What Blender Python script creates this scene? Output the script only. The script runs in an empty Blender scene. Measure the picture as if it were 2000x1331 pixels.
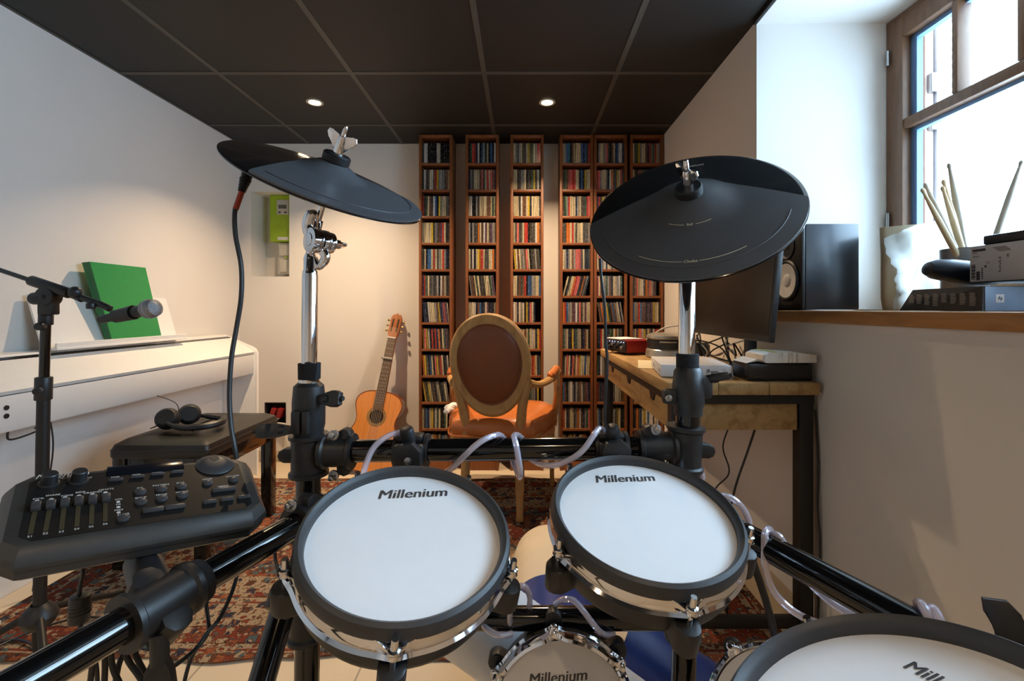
import bpy, bmesh, math, random
from mathutils import Vector, Matrix
random.seed(7)
S = bpy.context.scene
COL = S.collection
PI = math.pi
R = math.radians

# ------------------------------------------------------------------ camera, sky, lamps' exposure
cam = bpy.data.objects.new('camera', bpy.data.cameras.new('camera'))
COL.objects.link(cam)
cam.location = (0, 0, 1.0)
cam.rotation_euler = (R(90), 0, 0)
cam.data.sensor_width = 36
cam.data.lens = 16.2            # 900 px of focal length on a 2000 px wide frame
cam.data.shift_x = -0.010
cam.data.shift_y = -0.03075
cam.data.clip_start = 0.01
S.camera = cam

SKY = 18
W = bpy.data.worlds.new('sky'); S.world = W; W.use_nodes = True
bg = W.node_tree.nodes['Background']
bg.inputs[0].default_value = (0.58, 0.78, 1.0, 1)
# the sky is brighter towards +Y than towards -Y
_n = W.node_tree.nodes; _l = W.node_tree.links
_tc = _n.new('ShaderNodeTexCoord'); _sp = _n.new('ShaderNodeSeparateXYZ'); _l.new(_tc.outputs['Generated'], _sp.inputs[0])
_ma = _n.new('ShaderNodeMath'); _ma.operation = 'MULTIPLY_ADD'; _l.new(_sp.outputs['Y'], _ma.inputs[0]); _ma.inputs[1].default_value = SKY * .70; _ma.inputs[2].default_value = SKY
_l.new(_ma.outputs[0], bg.inputs[1])

LAMP_W = 12.5
LAMP_COL = (1.0, 0.70, 0.42)

S.view_settings.view_transform = 'Standard'
S.view_settings.look = 'None'
S.view_settings.gamma = 1
S.view_settings.exposure = 0.28
S.view_settings.use_curve_mapping = False
S.cycles.use_denoising = True
S.cycles.max_bounces = 10
S.cycles.diffuse_bounces = 6
S.cycles.transparent_max_bounces = 16
S.cycles.sample_clamp_indirect = 6
S.cycles.caustics_reflective = False
S.cycles.caustics_refractive = False

def portal(y0, y1, z0, z1, x):
    l = bpy.data.lights.new('window_daylight_portal', 'AREA')
    l.shape = 'RECTANGLE'; l.size = z1 - z0; l.size_y = y1 - y0
    l.cycles.is_portal = True
    o = bpy.data.objects.new('window_daylight_portal', l); COL.objects.link(o)
    o.location = (x, (y0 + y1) / 2, (z0 + z1) / 2)
    o.rotation_euler = (0, R(90), 0)
    return o
portal(-0.06, 1.70, 1.03, 2.04, 1.46)

# ------------------------------------------------------------------ measuring helpers (camera model: f 900, vanishing point 1020,604)
def at(px, py, Y): return Vector(((px - 1020) / 900 * Y, Y, 1 - (py - 604) / 900 * Y))
def hit(px, py, c, n):
    d = Vector(((px - 1020) / 900, 1, -(py - 604) / 900)); o = Vector((0, 0, 1))
    return o + d * ((Vector(c) - o).dot(n) / d.dot(n))
def frame(c, z, y):
    z = Vector(z).normalized(); y = Vector(y); x = y.cross(z).normalized(); y = z.cross(x)
    m = Matrix((x, y, z)).transposed().to_4x4(); m.translation = Vector(c); return m
def lin(c):
    def f(v):
        v /= 255
        return v / 12.92 if v <= .04045 else ((v + .055) / 1.055) ** 2.4
    return tuple(f(v) for v in c)

# ------------------------------------------------------------------ materials
MATS = {}
def mat(name, rgb, rough=.5, metal=0, var=.06, vscale=30, bump=0, bscale=200, coat=0, spec=.5, emit=None, trans=0, stretch=None, rvar=0):
    if name in MATS: return MATS[name]
    m = bpy.data.materials.new(name); m.use_nodes = True
    nt = m.node_tree; N = nt.nodes; L = nt.links; b = N['Principled BSDF']
    c = lin(rgb)
    b.inputs['Roughness'].default_value = rough; b.inputs['Metallic'].default_value = metal
    b.inputs['Coat Weight'].default_value = coat; b.inputs['Specular IOR Level'].default_value = spec
    b.inputs['Transmission Weight'].default_value = trans
    tc = N.new('ShaderNodeTexCoord'); mp = N.new('ShaderNodeMapping')
    L.new(tc.outputs['Object'], mp.inputs[0])
    if stretch: mp.inputs['Scale'].default_value = stretch
    nz = N.new('ShaderNodeTexNoise'); nz.inputs['Scale'].default_value = vscale; nz.inputs['Detail'].default_value = 4
    L.new(mp.outputs[0], nz.inputs['Vector'])
    rp = N.new('ShaderNodeValToRGB'); e = rp.color_ramp.elements
    e[0].position = .3; e[1].position = .7
    e[0].color = tuple(max(0, v * (1 - var)) for v in c) + (1,)
    e[1].color = tuple(min(1, v * (1 + var)) for v in c) + (1,)
    L.new(nz.outputs['Fac'], rp.inputs[0]); L.new(rp.outputs[0], b.inputs['Base Color'])
    if rvar:
        mr = N.new('ShaderNodeMapRange'); mr.inputs['To Min'].default_value = max(0, rough - rvar); mr.inputs['To Max'].default_value = rough + rvar
        L.new(nz.outputs['Fac'], mr.inputs[0]); L.new(mr.outputs[0], b.inputs['Roughness'])
    if bump:
        n2 = N.new('ShaderNodeTexNoise'); n2.inputs['Scale'].default_value = bscale
        L.new(mp.outputs[0], n2.inputs['Vector'])
        bp = N.new('ShaderNodeBump'); bp.inputs['Strength'].default_value = bump; bp.inputs['Distance'].default_value = .002
        L.new(n2.outputs['Fac'], bp.inputs['Height']); L.new(bp.outputs[0], b.inputs['Normal'])
    if emit:
        b.inputs['Emission Color'].default_value = lin(emit[0]) + (1,); b.inputs['Emission Strength'].default_value = emit[1]
    MATS[name] = m
    return m
def ramp(nt, stops, interp='LINEAR'):
    r = nt.nodes.new('ShaderNodeValToRGB'); r.color_ramp.interpolation = interp; e = r.color_ramp.elements
    while len(e) > 1: e.remove(e[-1])
    e[0].position = stops[0][0]; e[0].color = lin(stops[0][1]) + (1,)
    for p, c in stops[1:]:
        k = e.new(p); k.color = lin(c) + (1,)
    return r
def wood(name, light, dark, rough=.5, scale=(1, 1, 1), wscale=6, dist=3, coat=0):
    if name in MATS: return MATS[name]
    m = bpy.data.materials.new(name); m.use_nodes = True; nt = m.node_tree; N = nt.nodes; L = nt.links; b = N['Principled BSDF']
    tc = N.new('ShaderNodeTexCoord'); mp = N.new('ShaderNodeMapping'); mp.inputs['Scale'].default_value = scale
    L.new(tc.outputs['Object'], mp.inputs[0])
    nz = N.new('ShaderNodeTexNoise'); nz.inputs['Scale'].default_value = wscale; nz.inputs['Detail'].default_value = 6; nz.inputs['Distortion'].default_value = dist
    L.new(mp.outputs[0], nz.inputs['Vector'])
    r = ramp(nt, [(.3, dark), (.55, light), (.75, tuple((a + b_) // 2 for a, b_ in zip(light, dark)))])
    L.new(nz.outputs['Fac'], r.inputs[0]); L.new(r.outputs[0], b.inputs['Base Color'])
    b.inputs['Roughness'].default_value = rough; b.inputs['Coat Weight'].default_value = coat
    bp = N.new('ShaderNodeBump'); bp.inputs['Strength'].default_value = .15; bp.inputs['Distance'].default_value = .001
    L.new(nz.outputs['Fac'], bp.inputs['Height']); L.new(bp.outputs[0], b.inputs['Normal'])
    MATS[name] = m; return m

WALL = mat('white_plaster', (226, 222, 216), .9, var=.015, vscale=3, bump=.15, bscale=120)
CEIL = mat('black_ceiling_tile', (22, 22, 20), .6, var=.08, vscale=90, bump=.1, bscale=400)
GRID = mat('ceiling_grid_paint', (70, 67, 60), .5, var=.05)
BASEB = mat('beige_skirting_tile', (188, 174, 154), .45, var=.04)
CHROME = mat('chrome', (225, 225, 228), .07, 1, var=.02, rvar=.03)
STEEL = mat('brushed_steel', (170, 170, 172), .28, 1, var=.05)
BLACKP = mat('black_plastic', (33, 34, 36), .42, var=.12, vscale=60, bump=.05, bscale=900)
GLOSSB = mat('gloss_black_tube', (9, 9, 10), .12, var=.1, vscale=8, coat=.4)
BLACKM = mat('matte_black_metal', (22, 22, 23), .5, var=.1)
DGREY = mat('dark_grey_rubber', (50, 52, 55), .48, var=.06, vscale=40, bump=.06, bscale=500)
RUBBER = mat('cymbal_rubber', (78, 79, 82), .40, var=.05, vscale=25, bump=.04, bscale=900)
GLOSSC = mat('gloss_black_cymbal', (12, 14, 18), .13, var=.1, coat=.3)
HEADW = mat('white_drum_head', (234, 236, 238), .55, var=.01, vscale=40, bump=.06, bscale=1500)
HEADG = mat('mesh_head_grey', (206, 202, 198), .6, var=.02, vscale=40, bump=.06, bscale=1500)  # greyer than the white heads; the tom's shade is put into this colour
INK = mat('dark_ink', (62, 62, 64), .6)
PRINT = mat('white_print', (205, 205, 200), .6)
PRINTB = mat('cream_print', (214, 208, 180), .6)
WHITEP = mat('white_piano_lacquer', (232, 232, 230), .35, var=.01, coat=.1)
WHITEC = mat('white_card', (226, 226, 228), .6, var=.02)
GREEN = mat('green_folder', (30, 140, 72), .3, var=.04)
LEATHERB = mat('black_leather', (34, 32, 30), .38, var=.1, bump=.12, bscale=350)
LEATHER = mat('tan_leather', (182, 106, 54), .26, var=.12, vscale=9, bump=.1, bscale=160)
LEATHERD = mat('brown_leather', (112, 60, 32), .42, var=.16, vscale=6, bump=.08, bscale=160)
OAK = wood('pale_chair_oak', (178, 138, 86), (148, 108, 60), .5, (3, 3, 1), 7, 1.2)
TOWERW = wood('brown_tower_wood', (130, 76, 38), (98, 55, 27), .45, (8, 8, 1), 5, 1.5)
DESKW = wood('rustic_desk_pine', (176, 142, 92), (142, 106, 62), .6, (9, 1, 9), 4, .5)
SILLW = wood('oak_sill', (176, 124, 70), (146, 96, 48), .4, (6, .8, 6), 6, 1.2)
FRAMEW = wood('brown_window_frame', (116, 84, 60), (96, 68, 48), .4, (6, 6, 1), 6, 1)
GTOP = wood('guitar_cedar_top', (222, 146, 70), (204, 124, 52), .22, (40, 1, 1), 3, .3, .4)
GSIDE = wood('guitar_mahogany', (140, 72, 34), (108, 50, 22), .25, (1, 1, 8), 5, 1, .4)
GNECK = wood('guitar_neck', (172, 104, 54), (140, 78, 36), .35, (10, 1, 10), 5, 1)
FRETB = mat('fretboard_rosewood', (92, 66, 44), .5, var=.2, vscale=60)

def glass_pane():
    m = bpy.data.materials.new('window_glass'); m.use_nodes = True; nt = m.node_tree; N = nt.nodes; L = nt.links
    N.remove(N['Principled BSDF']); out = N['Material Output']
    t = N.new('ShaderNodeBsdfTransparent'); t.inputs[0].default_value = (.93, .97, .98, 1)
    g = N.new('ShaderNodeBsdfGlossy'); g.inputs['Roughness'].default_value = .02
    lw = N.new('ShaderNodeLayerWeight'); lw.inputs[0].default_value = .5
    pw = N.new('ShaderNodeMath'); pw.operation = 'POWER'; L.new(lw.outputs['Facing'], pw.inputs[0]); pw.inputs[1].default_value = 5
    f = N.new('ShaderNodeMath'); f.operation = 'MULTIPLY_ADD'; L.new(pw.outputs[0], f.inputs[0]); f.inputs[1].default_value = .8; f.inputs[2].default_value = .03
    x = N.new('ShaderNodeMixShader'); L.new(f.outputs[0], x.inputs[0]); L.new(t.outputs[0], x.inputs[1]); L.new(g.outputs[0], x.inputs[2])
    L.new(x.outputs[0], out.inputs[0]); return m
GLASS = glass_pane()
def tube_mat():
    m = bpy.data.materials.new('clear_vinyl_tube'); m.use_nodes = True; nt = m.node_tree; N = nt.nodes; L = nt.links
    N.remove(N['Principled BSDF']); out = N['Material Output']
    t = N.new('ShaderNodeBsdfTransparent'); t.inputs[0].default_value = (.93, .91, .97, 1)
    g = N.new('ShaderNodeBsdfGlossy'); g.inputs['Roughness'].default_value = .12; g.inputs[0].default_value = (.9, .88, .98, 1)
    d = N.new('ShaderNodeBsdfDiffuse'); d.inputs[0].default_value = (.84, .82, .94, 1)
    lw = N.new('ShaderNodeLayerWeight'); lw.inputs[0].default_value = .3
    x1 = N.new('ShaderNodeMixShader'); x1.inputs[0].default_value = .5; L.new(t.outputs[0], x1.inputs[1]); L.new(d.outputs[0], x1.inputs[2])
    x2 = N.new('ShaderNodeMixShader'); L.new(lw.outputs['Facing'], x2.inputs[0]); L.new(x1.outputs[0], x2.inputs[1]); L.new(g.outputs[0], x2.inputs[2])
    L.new(x2.outputs[0], out.inputs[0]); return m
CLEAR = tube_mat()

def floor_mat():
    m = bpy.data.materials.new('beige_floor_tile'); m.use_nodes = True; nt = m.node_tree; N = nt.nodes; L = nt.links; b = N['Principled BSDF']
    tc = N.new('ShaderNodeTexCoord'); br = N.new('ShaderNodeTexBrick'); L.new(tc.outputs['Object'], br.inputs['Vector'])
    br.offset = 0; br.inputs['Scale'].default_value = 1; br.inputs['Brick Width'].default_value = .45; br.inputs['Row Height'].default_value = .45
    br.inputs['Mortar Size'].default_value = .003
    br.inputs['Color1'].default_value = lin((214, 200, 176)) + (1,); br.inputs['Color2'].default_value = lin((208, 192, 168)) + (1,)
    br.inputs['Mortar'].default_value = lin((160, 148, 130)) + (1,)
    L.new(br.outputs[0], b.inputs['Base Color']); b.inputs['Roughness'].default_value = .35
    return m
FLOOR = floor_mat()

RX0, RX1, RY0, RY1 = -1.70, .80, 1.31, 2.70
def rug_mat():
    m = bpy.data.materials.new('oriental_rug_wool'); m.use_nodes = True; nt = m.node_tree; N = nt.nodes; L = nt.links; b = N['Principled BSDF']
    tc = N.new('ShaderNodeTexCoord'); sp = N.new('ShaderNodeSeparateXYZ'); L.new(tc.outputs['Object'], sp.inputs[0])
    hx, hy = (RX1 - RX0) / 2, (RY1 - RY0) / 2
    def M(op, a, b_=None, c=None):
        n = N.new('ShaderNodeMath'); n.operation = op
        for i, v in enumerate((a, b_, c)):
            if v is None: continue
            if isinstance(v, (int, float)): n.inputs[i].default_value = v
            else: L.new(v, n.inputs[i])
        return n.outputs[0]
    wob = N.new('ShaderNodeTexNoise'); wob.inputs['Scale'].default_value = 9; L.new(tc.outputs['Object'], wob.inputs['Vector'])
    w = M('MULTIPLY', M('SUBTRACT', wob.outputs['Fac'], .5), .012)
    dx = M('SUBTRACT', hx, M('ABSOLUTE', sp.outputs[0])); dy = M('SUBTRACT', hy, M('ABSOLUTE', sp.outputs[1]))
    d = M('ADD', M('MINIMUM', dx, dy), w)
    dn = M('DIVIDE', d, .6)
    RED, CRM, NAV, TEAL, ORG, DK, BRN = (164, 86, 70), (214, 194, 166), (76, 80, 100), (108, 134, 144), (190, 120, 86), (84, 62, 56), (146, 96, 74)
    band = ramp(nt, [(0, BRN), (.03, CRM), (.04, RED), (.055, CRM), (.09, DK), (.10, RED), (.21, DK), (.22, CRM), (.40, RED), (.415, CRM), (.45, DK), (.46, RED),
                     (.48, CRM), (.66, ORG), (.69, TEAL), (.80, (188, 128, 100))], 'CONSTANT')
    L.new(dn, band.inputs[0])
    wn1 = N.new('ShaderNodeTexNoise'); wn1.inputs['Scale'].default_value = 26; wn1.inputs['Detail'].default_value = 3; L.new(tc.outputs['Object'], wn1.inputs['Vector'])
    vm = N.new('ShaderNodeVectorMath'); vm.operation = 'MULTIPLY_ADD'; L.new(wn1.outputs['Color'], vm.inputs[0]); vm.inputs[1].default_value = (.030, .030, 0); L.new(tc.outputs['Object'], vm.inputs[2])
    def layer(scale, metric, rnd, thr, cols, base):
        v = N.new('ShaderNodeTexVoronoi'); v.distance = metric; v.inputs['Scale'].default_value = scale; v.inputs['Randomness'].default_value = rnd
        L.new(vm.outputs[0], v.inputs['Vector'])
        se = N.new('ShaderNodeSeparateColor'); L.new(v.outputs['Color'], se.inputs[0])
        c = ramp(nt, [((i) / len(cols), k) for i, k in enumerate(cols)], 'CONSTANT'); L.new(se.outputs[0], c.inputs[0])
        rd = M('MULTIPLY', v.outputs['Distance'], 1)
        msk = M('LESS_THAN', rd, thr)
        x = N.new('ShaderNodeMix'); x.data_type = 'RGBA'; L.new(msk, x.inputs[0]); L.new(base, x.inputs[6]); L.new(c.outputs[0], x.inputs[7])
        # outline ring
        ring = M('MULTIPLY', M('GREATER_THAN', rd, thr), M('LESS_THAN', rd, thr * 1.22))
        y = N.new('ShaderNodeMix'); y.data_type = 'RGBA'; L.new(ring, y.inputs[0]); L.new(x.outputs[2], y.inputs[6]); y.inputs[7].default_value = lin((120, 84, 70)) + (1,)
        return y.outputs[2]
    c1 = layer(7.5, 'MANHATTAN', .6, .50, [TEAL, CRM, RED, ORG, TEAL, CRM], band.outputs[0])
    # keep big medallions out of the borders
    fld = M('GREATER_THAN', d, .41)
    mx = N.new('ShaderNodeMix'); mx.data_type = 'RGBA'; L.new(fld, mx.inputs[0]); L.new(band.outputs[0], mx.inputs[6]); L.new(c1, mx.inputs[7])
    c2 = layer(24, 'CHEBYCHEV', .75, .30, [CRM, RED, CRM, NAV, ORG, CRM, TEAL], mx.outputs[2])
    c3 = layer(46, 'EUCLIDEAN', .95, .30, [CRM, RED, TEAL, ORG, CRM, BRN, NAV], c2)
    c3 = layer(95, 'MANHATTAN', 1, .34, [CRM, ORG, CRM, RED, TEAL], c3)
    nz = N.new('ShaderNodeTexNoise'); nz.inputs['Scale'].default_value = 220; nz.inputs['Detail'].default_value = 3; L.new(tc.outputs['Object'], nz.inputs['Vector'])
    mul = N.new('ShaderNodeMix'); mul.data_type = 'RGBA'; mul.blend_type = 'MULTIPLY'; mul.inputs[0].default_value = 1
    g = ramp(nt, [(.3, (205, 200, 196)), (.7, (255, 255, 255))]); L.new(nz.outputs['Fac'], g.inputs[0])
    L.new(c3, mul.inputs[6]); L.new(g.outputs[0], mul.inputs[7]); L.new(mul.outputs[2], b.inputs['Base Color'])
    b.inputs['Roughness'].default_value = .95; b.inputs['Specular IOR Level'].default_value = .1
    bp = N.new('ShaderNodeBump'); bp.inputs['Strength'].default_value = .4; bp.inputs['Distance'].default_value = .004
    L.new(nz.outputs['Fac'], bp.inputs['Height']); L.new(bp.outputs[0], b.inputs['Normal'])
    return m
RUG = rug_mat()

# ------------------------------------------------------------------ mesh builder
WM = {}
def world_of(o): return WM.get(o.name, Matrix())
class MB:
    def __init__(s): s.b = bmesh.new(); s.mi = 0
    def _done(s, f0):
        for f in s.b.faces:
            if f.index == -1 or f not in f0: f.material_index = s.mi
    def _start(s): return set(s.b.faces)
    def box(s, lo, hi, bev=0, seg=2, m=None):
        f0 = s._start()
        lo = Vector(lo); hi = Vector(hi)
        r = bmesh.ops.create_cube(s.b, size=1)
        vs = r['verts']
        for v in vs: v.co = Vector(((lo[i] + hi[i]) / 2 + v.co[i] * (hi[i] - lo[i]) for i in range(3)))
        if bev:
            es = {e for v in vs for e in v.link_edges}
            rr = bmesh.ops.bevel(s.b, geom=list(es), offset=bev, segments=seg, profile=.5, affect='EDGES')
            vs = list({v for f in s.b.faces if f not in f0 for v in f.verts})
        if m:
            for v in vs: v.co = m @ v.co
        s._done(f0); return s
    def lathe(s, prof, m=None, seg=48, a0=0, a1=2 * PI, caps=True):
        f0 = s._start(); m = m or Matrix(); full = abs(a1 - a0 - 2 * PI) < 1e-6
        n = seg if full else seg + 1
        rings = []
        for r, z in prof:
            if r < 1e-6: rings.append([s.b.verts.new(m @ Vector((0, 0, z)))])
            else: rings.append([s.b.verts.new(m @ Vector((r * math.cos(a0 + (a1 - a0) * i / seg), r * math.sin(a0 + (a1 - a0) * i / seg), z))) for i in range(n)])
        for A, B in zip(rings, rings[1:]):
            for i in range(seg):
                j = (i + 1) % n
                if len(A) == 1 and len(B) == 1: continue
                if len(A) == 1: q = (A[0], B[i], B[j])
                elif len(B) == 1: q = (A[i], A[j], B[0])
                else: q = (A[i], A[j], B[j], B[i])
                try: s.b.faces.new(q)
                except ValueError: pass
        s._done(f0); return s
    def cyl(s, p0, p1, r0, r1=None, seg=24, bev=0):
        p0 = Vector(p0); p1 = Vector(p1); d = p1 - p0; h = d.length; r1 = r0 if r1 is None else r1
        y = Vector((0, 0, 1)) if abs(d.normalized().z) < .9 else Vector((0, 1, 0))
        m = frame(p0, d, y)
        if bev: prof = [(0, 0), (r0 - bev, 0), (r0 - bev * .3, bev * .3), (r0, bev), (r1, h - bev), (r1 - bev * .3, h - bev * .3), (r1 - bev, h), (0, h)]
        else: prof = [(0, 0), (r0, 0), (r1, h), (0, h)]
        return s.lathe(prof, m, seg)
    def tube(s, pts, r, seg=10, smooth=6, closed=False, radii=None):
        f0 = s._start(); P = [Vector(p) for p in pts]
        if smooth and len(P) > 2:
            Q = []; n = len(P)
            for i in range(n if closed else n - 1):
                if closed: p0, p1, p2, p3 = P[i - 1], P[i], P[(i + 1) % n], P[(i + 2) % n]
                else: p0, p1, p2, p3 = P[max(i - 1, 0)], P[i], P[i + 1], P[min(i + 2, n - 1)]
                for k in range(smooth):
                    t = k / smooth
                    Q.append(.5 * ((2 * p1) + (p2 - p0) * t + (2 * p0 - 5 * p1 + 4 * p2 - p3) * t * t + (3 * p1 - p0 - 3 * p2 + p3) * t ** 3))
            if not closed: Q.append(P[-1])
            P = Q
        n = len(P); rings = []; up = None
        for i in range(n):
            t = (P[(i + 1) % n] - P[i - 1]) if closed else (P[min(i + 1, n - 1)] - P[max(i - 1, 0)])
            t.normalize()
            if up is None: up = Vector((0, 0, 1)) if abs(t.z) < .9 else Vector((1, 0, 0))
            x = up.cross(t)
            if x.length < 1e-5: x = Vector((1, 0, 0)).cross(t)
            x.normalize(); up = t.cross(x)
            rr = radii[min(len(radii) - 1, int(i / max(1, n - 1) * (len(radii) - 1) + .5))] if radii else r
            rings.append([s.b.verts.new(P[i] + rr * (math.cos(2 * PI * k / seg) * x + math.sin(2 * PI * k / seg) * up)) for k in range(seg)])
        for i in range(n if closed else n - 1):
            A, B = rings[i], rings[(i + 1) % n]
            for k in range(seg): s.b.faces.new((A[k], A[(k + 1) % seg], B[(k + 1) % seg], B[k]))
        if not closed:
            s.b.faces.new(rings[0][::-1]); s.b.faces.new(rings[-1])
        s._done(f0); return s
    def prism(s, pts, z0, z1, m=None, bev=0):
        f0 = s._start(); m = m or Matrix()
        A = [s.b.verts.new(Vector((x, y, z0))) for x, y in pts]; B = [s.b.verts.new(Vector((x, y, z1))) for x, y in pts]
        n = len(pts); s.b.faces.new(A[::-1]); s.b.faces.new(B); rim = []
        for i in range(n):
            s.b.faces.new((A[i], A[(i + 1) % n], B[(i + 1) % n], B[i]))
        vs = A + B
        if bev:
            es = [e for v in vs for e in v.link_edges if (e.verts[0] in A) == (e.verts[1] in A)]
            bmesh.ops.bevel(s.b, geom=list(set(es)), offset=bev, segments=2, profile=.5, affect='EDGES')
            vs = list({v for f in s.b.faces if f not in f0 for v in f.verts})
        for v in vs: v.co = m @ v.co
        s._done(f0); return s
    def loft(s, secs, cap=True, closed=True):
        f0 = s._start(); rings = [[s.b.verts.new(Vector(p)) for p in sec] for sec in secs]; n = len(rings[0])
        for A, B in zip(rings, rings[1:]):
            for i in range(n if closed else n - 1): s.b.faces.new((A[i], A[(i + 1) % n], B[(i + 1) % n], B[i]))
        if cap: s.b.faces.new(rings[0][::-1]); s.b.faces.new(rings[-1])
        s._done(f0); return s
    def ball(s, c, r, m=None, seg=20, sc=(1, 1, 1)):
        f0 = s._start(); q = bmesh.ops.create_uvsphere(s.b, u_segments=seg, v_segments=seg // 2, radius=1)
        for v in q['verts']:
            p = Vector((v.co.x * r * sc[0], v.co.y * r * sc[1], v.co.z * r * sc[2]))
            v.co = (m @ p if m else p) + Vector(c)
        s._done(f0); return s
    def xform(s, m):
        for v in s.b.verts: v.co = m @ v.co
        return s
    def quads(s, vs, faces):
        f0 = s._start(); V = [s.b.verts.new(Vector(v)) for v in vs]
        for f in faces: s.b.faces.new([V[i] for i in f])
        s._done(f0); return s
    def build(s, name, mats, parent=None, origin=None, smooth=35, pts_local=False):
        bmesh.ops.recalc_face_normals(s.b, faces=s.b.faces)
        if parent is not None: base = world_of(parent)
        else:
            if origin is None:
                xs = [v.co for v in s.b.verts]
                origin = Vector(((min(p.x for p in xs) + max(p.x for p in xs)) / 2, (min(p.y for p in xs) + max(p.y for p in xs)) / 2, min(p.z for p in xs)))
            base = Matrix.Translation(origin)
        if not pts_local:
            inv = base.inverted()
            for v in s.b.verts: v.co = inv @ v.co
        me = bpy.data.meshes.new(name); s.b.to_mesh(me); s.b.free()
        for m in (mats if isinstance(mats, (list, tuple)) else [mats]): me.materials.append(m)
        for p in me.polygons: p.use_smooth = True
        me.set_sharp_from_angle(angle=R(smooth))
        o = bpy.data.objects.new(name, me); COL.objects.link(o)
        if parent is not None: o.parent = parent; WM[o.name] = base
        else: o.matrix_basis = base; WM[o.name] = base
        return o
def tag(o, label=None, cat=None, group=None, kind=None):
    if label: o['label'] = label
    if cat: o['category'] = cat
    if group: o['group'] = group
    if kind: o['kind'] = kind
    return o
def thing(name, label, cat, m=(0, 0, 0), group=None, kind=None):
    o = bpy.data.objects.new(name, None); COL.objects.link(o); o.empty_display_size = .05
    m = m if isinstance(m, Matrix) else Matrix.Translation(Vector(m))
    o.matrix_basis = m; WM[o.name] = m
    return tag(o, label, cat, group, kind)
def struct(o, label=None): o['kind'] = 'structure'; return o
TXT = {}
def text(name, s, size, material, parent, m, shear=0, bold=0, ext=.0002, align='CENTER', label=None):
    """lettering as a thin mesh lying in the local xy plane of the matrix m (world)"""
    key = (s, shear, bold, align)
    if key not in TXT:
        cu = bpy.data.curves.new('t', 'FONT'); cu.body = s; cu.size = 1; cu.shear = shear; cu.align_x = align; cu.align_y = 'CENTER'
        cu.resolution_u = 3
        o = bpy.data.objects.new('t', cu); COL.objects.link(o); bpy.context.view_layer.update()
        me = bpy.data.meshes.new_from_object(o.evaluated_get(bpy.context.evaluated_depsgraph_get()))
        TXT[key] = ([v.co.copy() for v in me.vertices], [tuple(p.vertices) for p in me.polygons])
        bpy.data.objects.remove(o); bpy.data.curves.remove(cu); bpy.data.meshes.remove(me)
    vs, fs = TXT[key]
    mb = MB()
    for q, dx in enumerate((0, -bold, bold) if bold else (0,)):
        mb.quads([m @ Vector(((v.x + dx) * size, v.y * size, ext + q * .00003)) for v in vs], fs)
    o = mb.build(name, material, parent)
    if label: o['label'] = label
    return o
def addtext(mb, s, size, m, shear=0, bold=0, align='CENTER', ext=.0002):
    text_key = (s, shear, bold, align)
    if text_key not in TXT:
        tmp = text('tmp_lettering', s, size, INK, None, Matrix(), shear, bold, ext, align); bpy.data.objects.remove(tmp)
    vs, fs = TXT[text_key]
    for q, dx in enumerate((0, -bold, bold) if bold else (0,)):
        mb.quads([m @ Vector(((v.x + dx) * size, v.y * size, ext + q * .00003)) for v in vs], fs)

# ================================================================== the room
XL, XR, YB, YF, ZC = -1.85, .88, 3.02, -1.5, 2.084
XO, NY1, NY0, SILL = 1.36, 1.73, -.10, .995      # window niche: depth to the frame, far and near side, sill height

struct(MB().box((XL - .2, YF - .2, -.1), (XO + .2, YB + .3, 0)).build('floor', FLOOR, origin=(0, 0, 0)))
struct(MB().box((XL - .25, YF - .2, 0), (XL, YB + .3, ZC + .1)).build('wall_left', WALL))
struct(MB().box((XL, YF - .25, 0), (XO + .25, YF, ZC + .1)).build('wall_front', WALL))
# back wall with two recesses
MX0, MX1, MZ0, MZ1 = -1.778, -1.527, 1.213, 1.77
KX0, KX1, KZ0, KZ1 = -1.690, -1.548, .240, .388
b = MB()
xs = [XL, MX0, KX0, KX1, MX1, XO + .25]; zs = [0, KZ0, KZ1, MZ0, MZ1, ZC + .1]
for i in range(5):
    for j in range(5):
        x0, x1, z0, z1 = xs[i], xs[i + 1], zs[j], zs[j + 1]
        hm = x0 >= MX0 - 1e-6 and x1 <= MX1 + 1e-6 and z0 >= MZ0 - 1e-6 and z1 <= MZ1 + 1e-6
        hk = x0 >= KX0 - 1e-6 and x1 <= KX1 + 1e-6 and z0 >= KZ0 - 1e-6 and z1 <= KZ1 + 1e-6
        if hm or hk: b.box((x0, YB + (.19 if hm else .09), z0), (x1, YB + .25, z1))
        else: b.box((x0, YB, z0), (x1, YB + .25, z1))
struct(b.build('wall_back', WALL))
b = MB()
b.box((XR, NY1, 0), (XO + .25, YB, ZC + .1))
b.box((XR, NY0, 0), (XO + .06, NY1, SILL - .036))
b.box((XR, YF, 0), (XO + .25, NY0, ZC + .1))
b.box((XR, NY0, 2.072), (XO + .25, NY1, ZC + .1))
b.box((XO + .06, NY0, 0), (XO + .10, NY1, SILL - .01))
struct(b.build('wall_right', WALL))
# black suspended ceiling with its grid
struct(MB().box((XL, YF, ZC), (XR, YB, ZC + .08)).build('ceiling', CEIL))
b = MB()
for gx in (-1.395, -.785, -.175, .435): b.box((gx - .011, YF, ZC - .002), (gx + .011, YB, ZC + .001))
gy = 2.712
while gy > YF: b.box((XL, gy - .011, ZC - .0025), (XR - .003, gy + .011, ZC + .001)); gy -= .598
b.box((XL, YF, ZC - .004), (XL + .012, YB, ZC + .001))
struct(b.build('trim_1', GRID))
struct(MB().box((XR - .014, NY0, ZC - .016), (XR - .0005, NY1, ZC), .001).build('trim_2', CEIL))
struct(MB().box((XL, YB - .010, 0), (.875, YB, .075), .002).build('baseboard_back', BASEB))
struct(MB().box((XR - .010, YF, 0), (XR, YB - .012, .075), .002).build('baseboard_right', BASEB))

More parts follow.
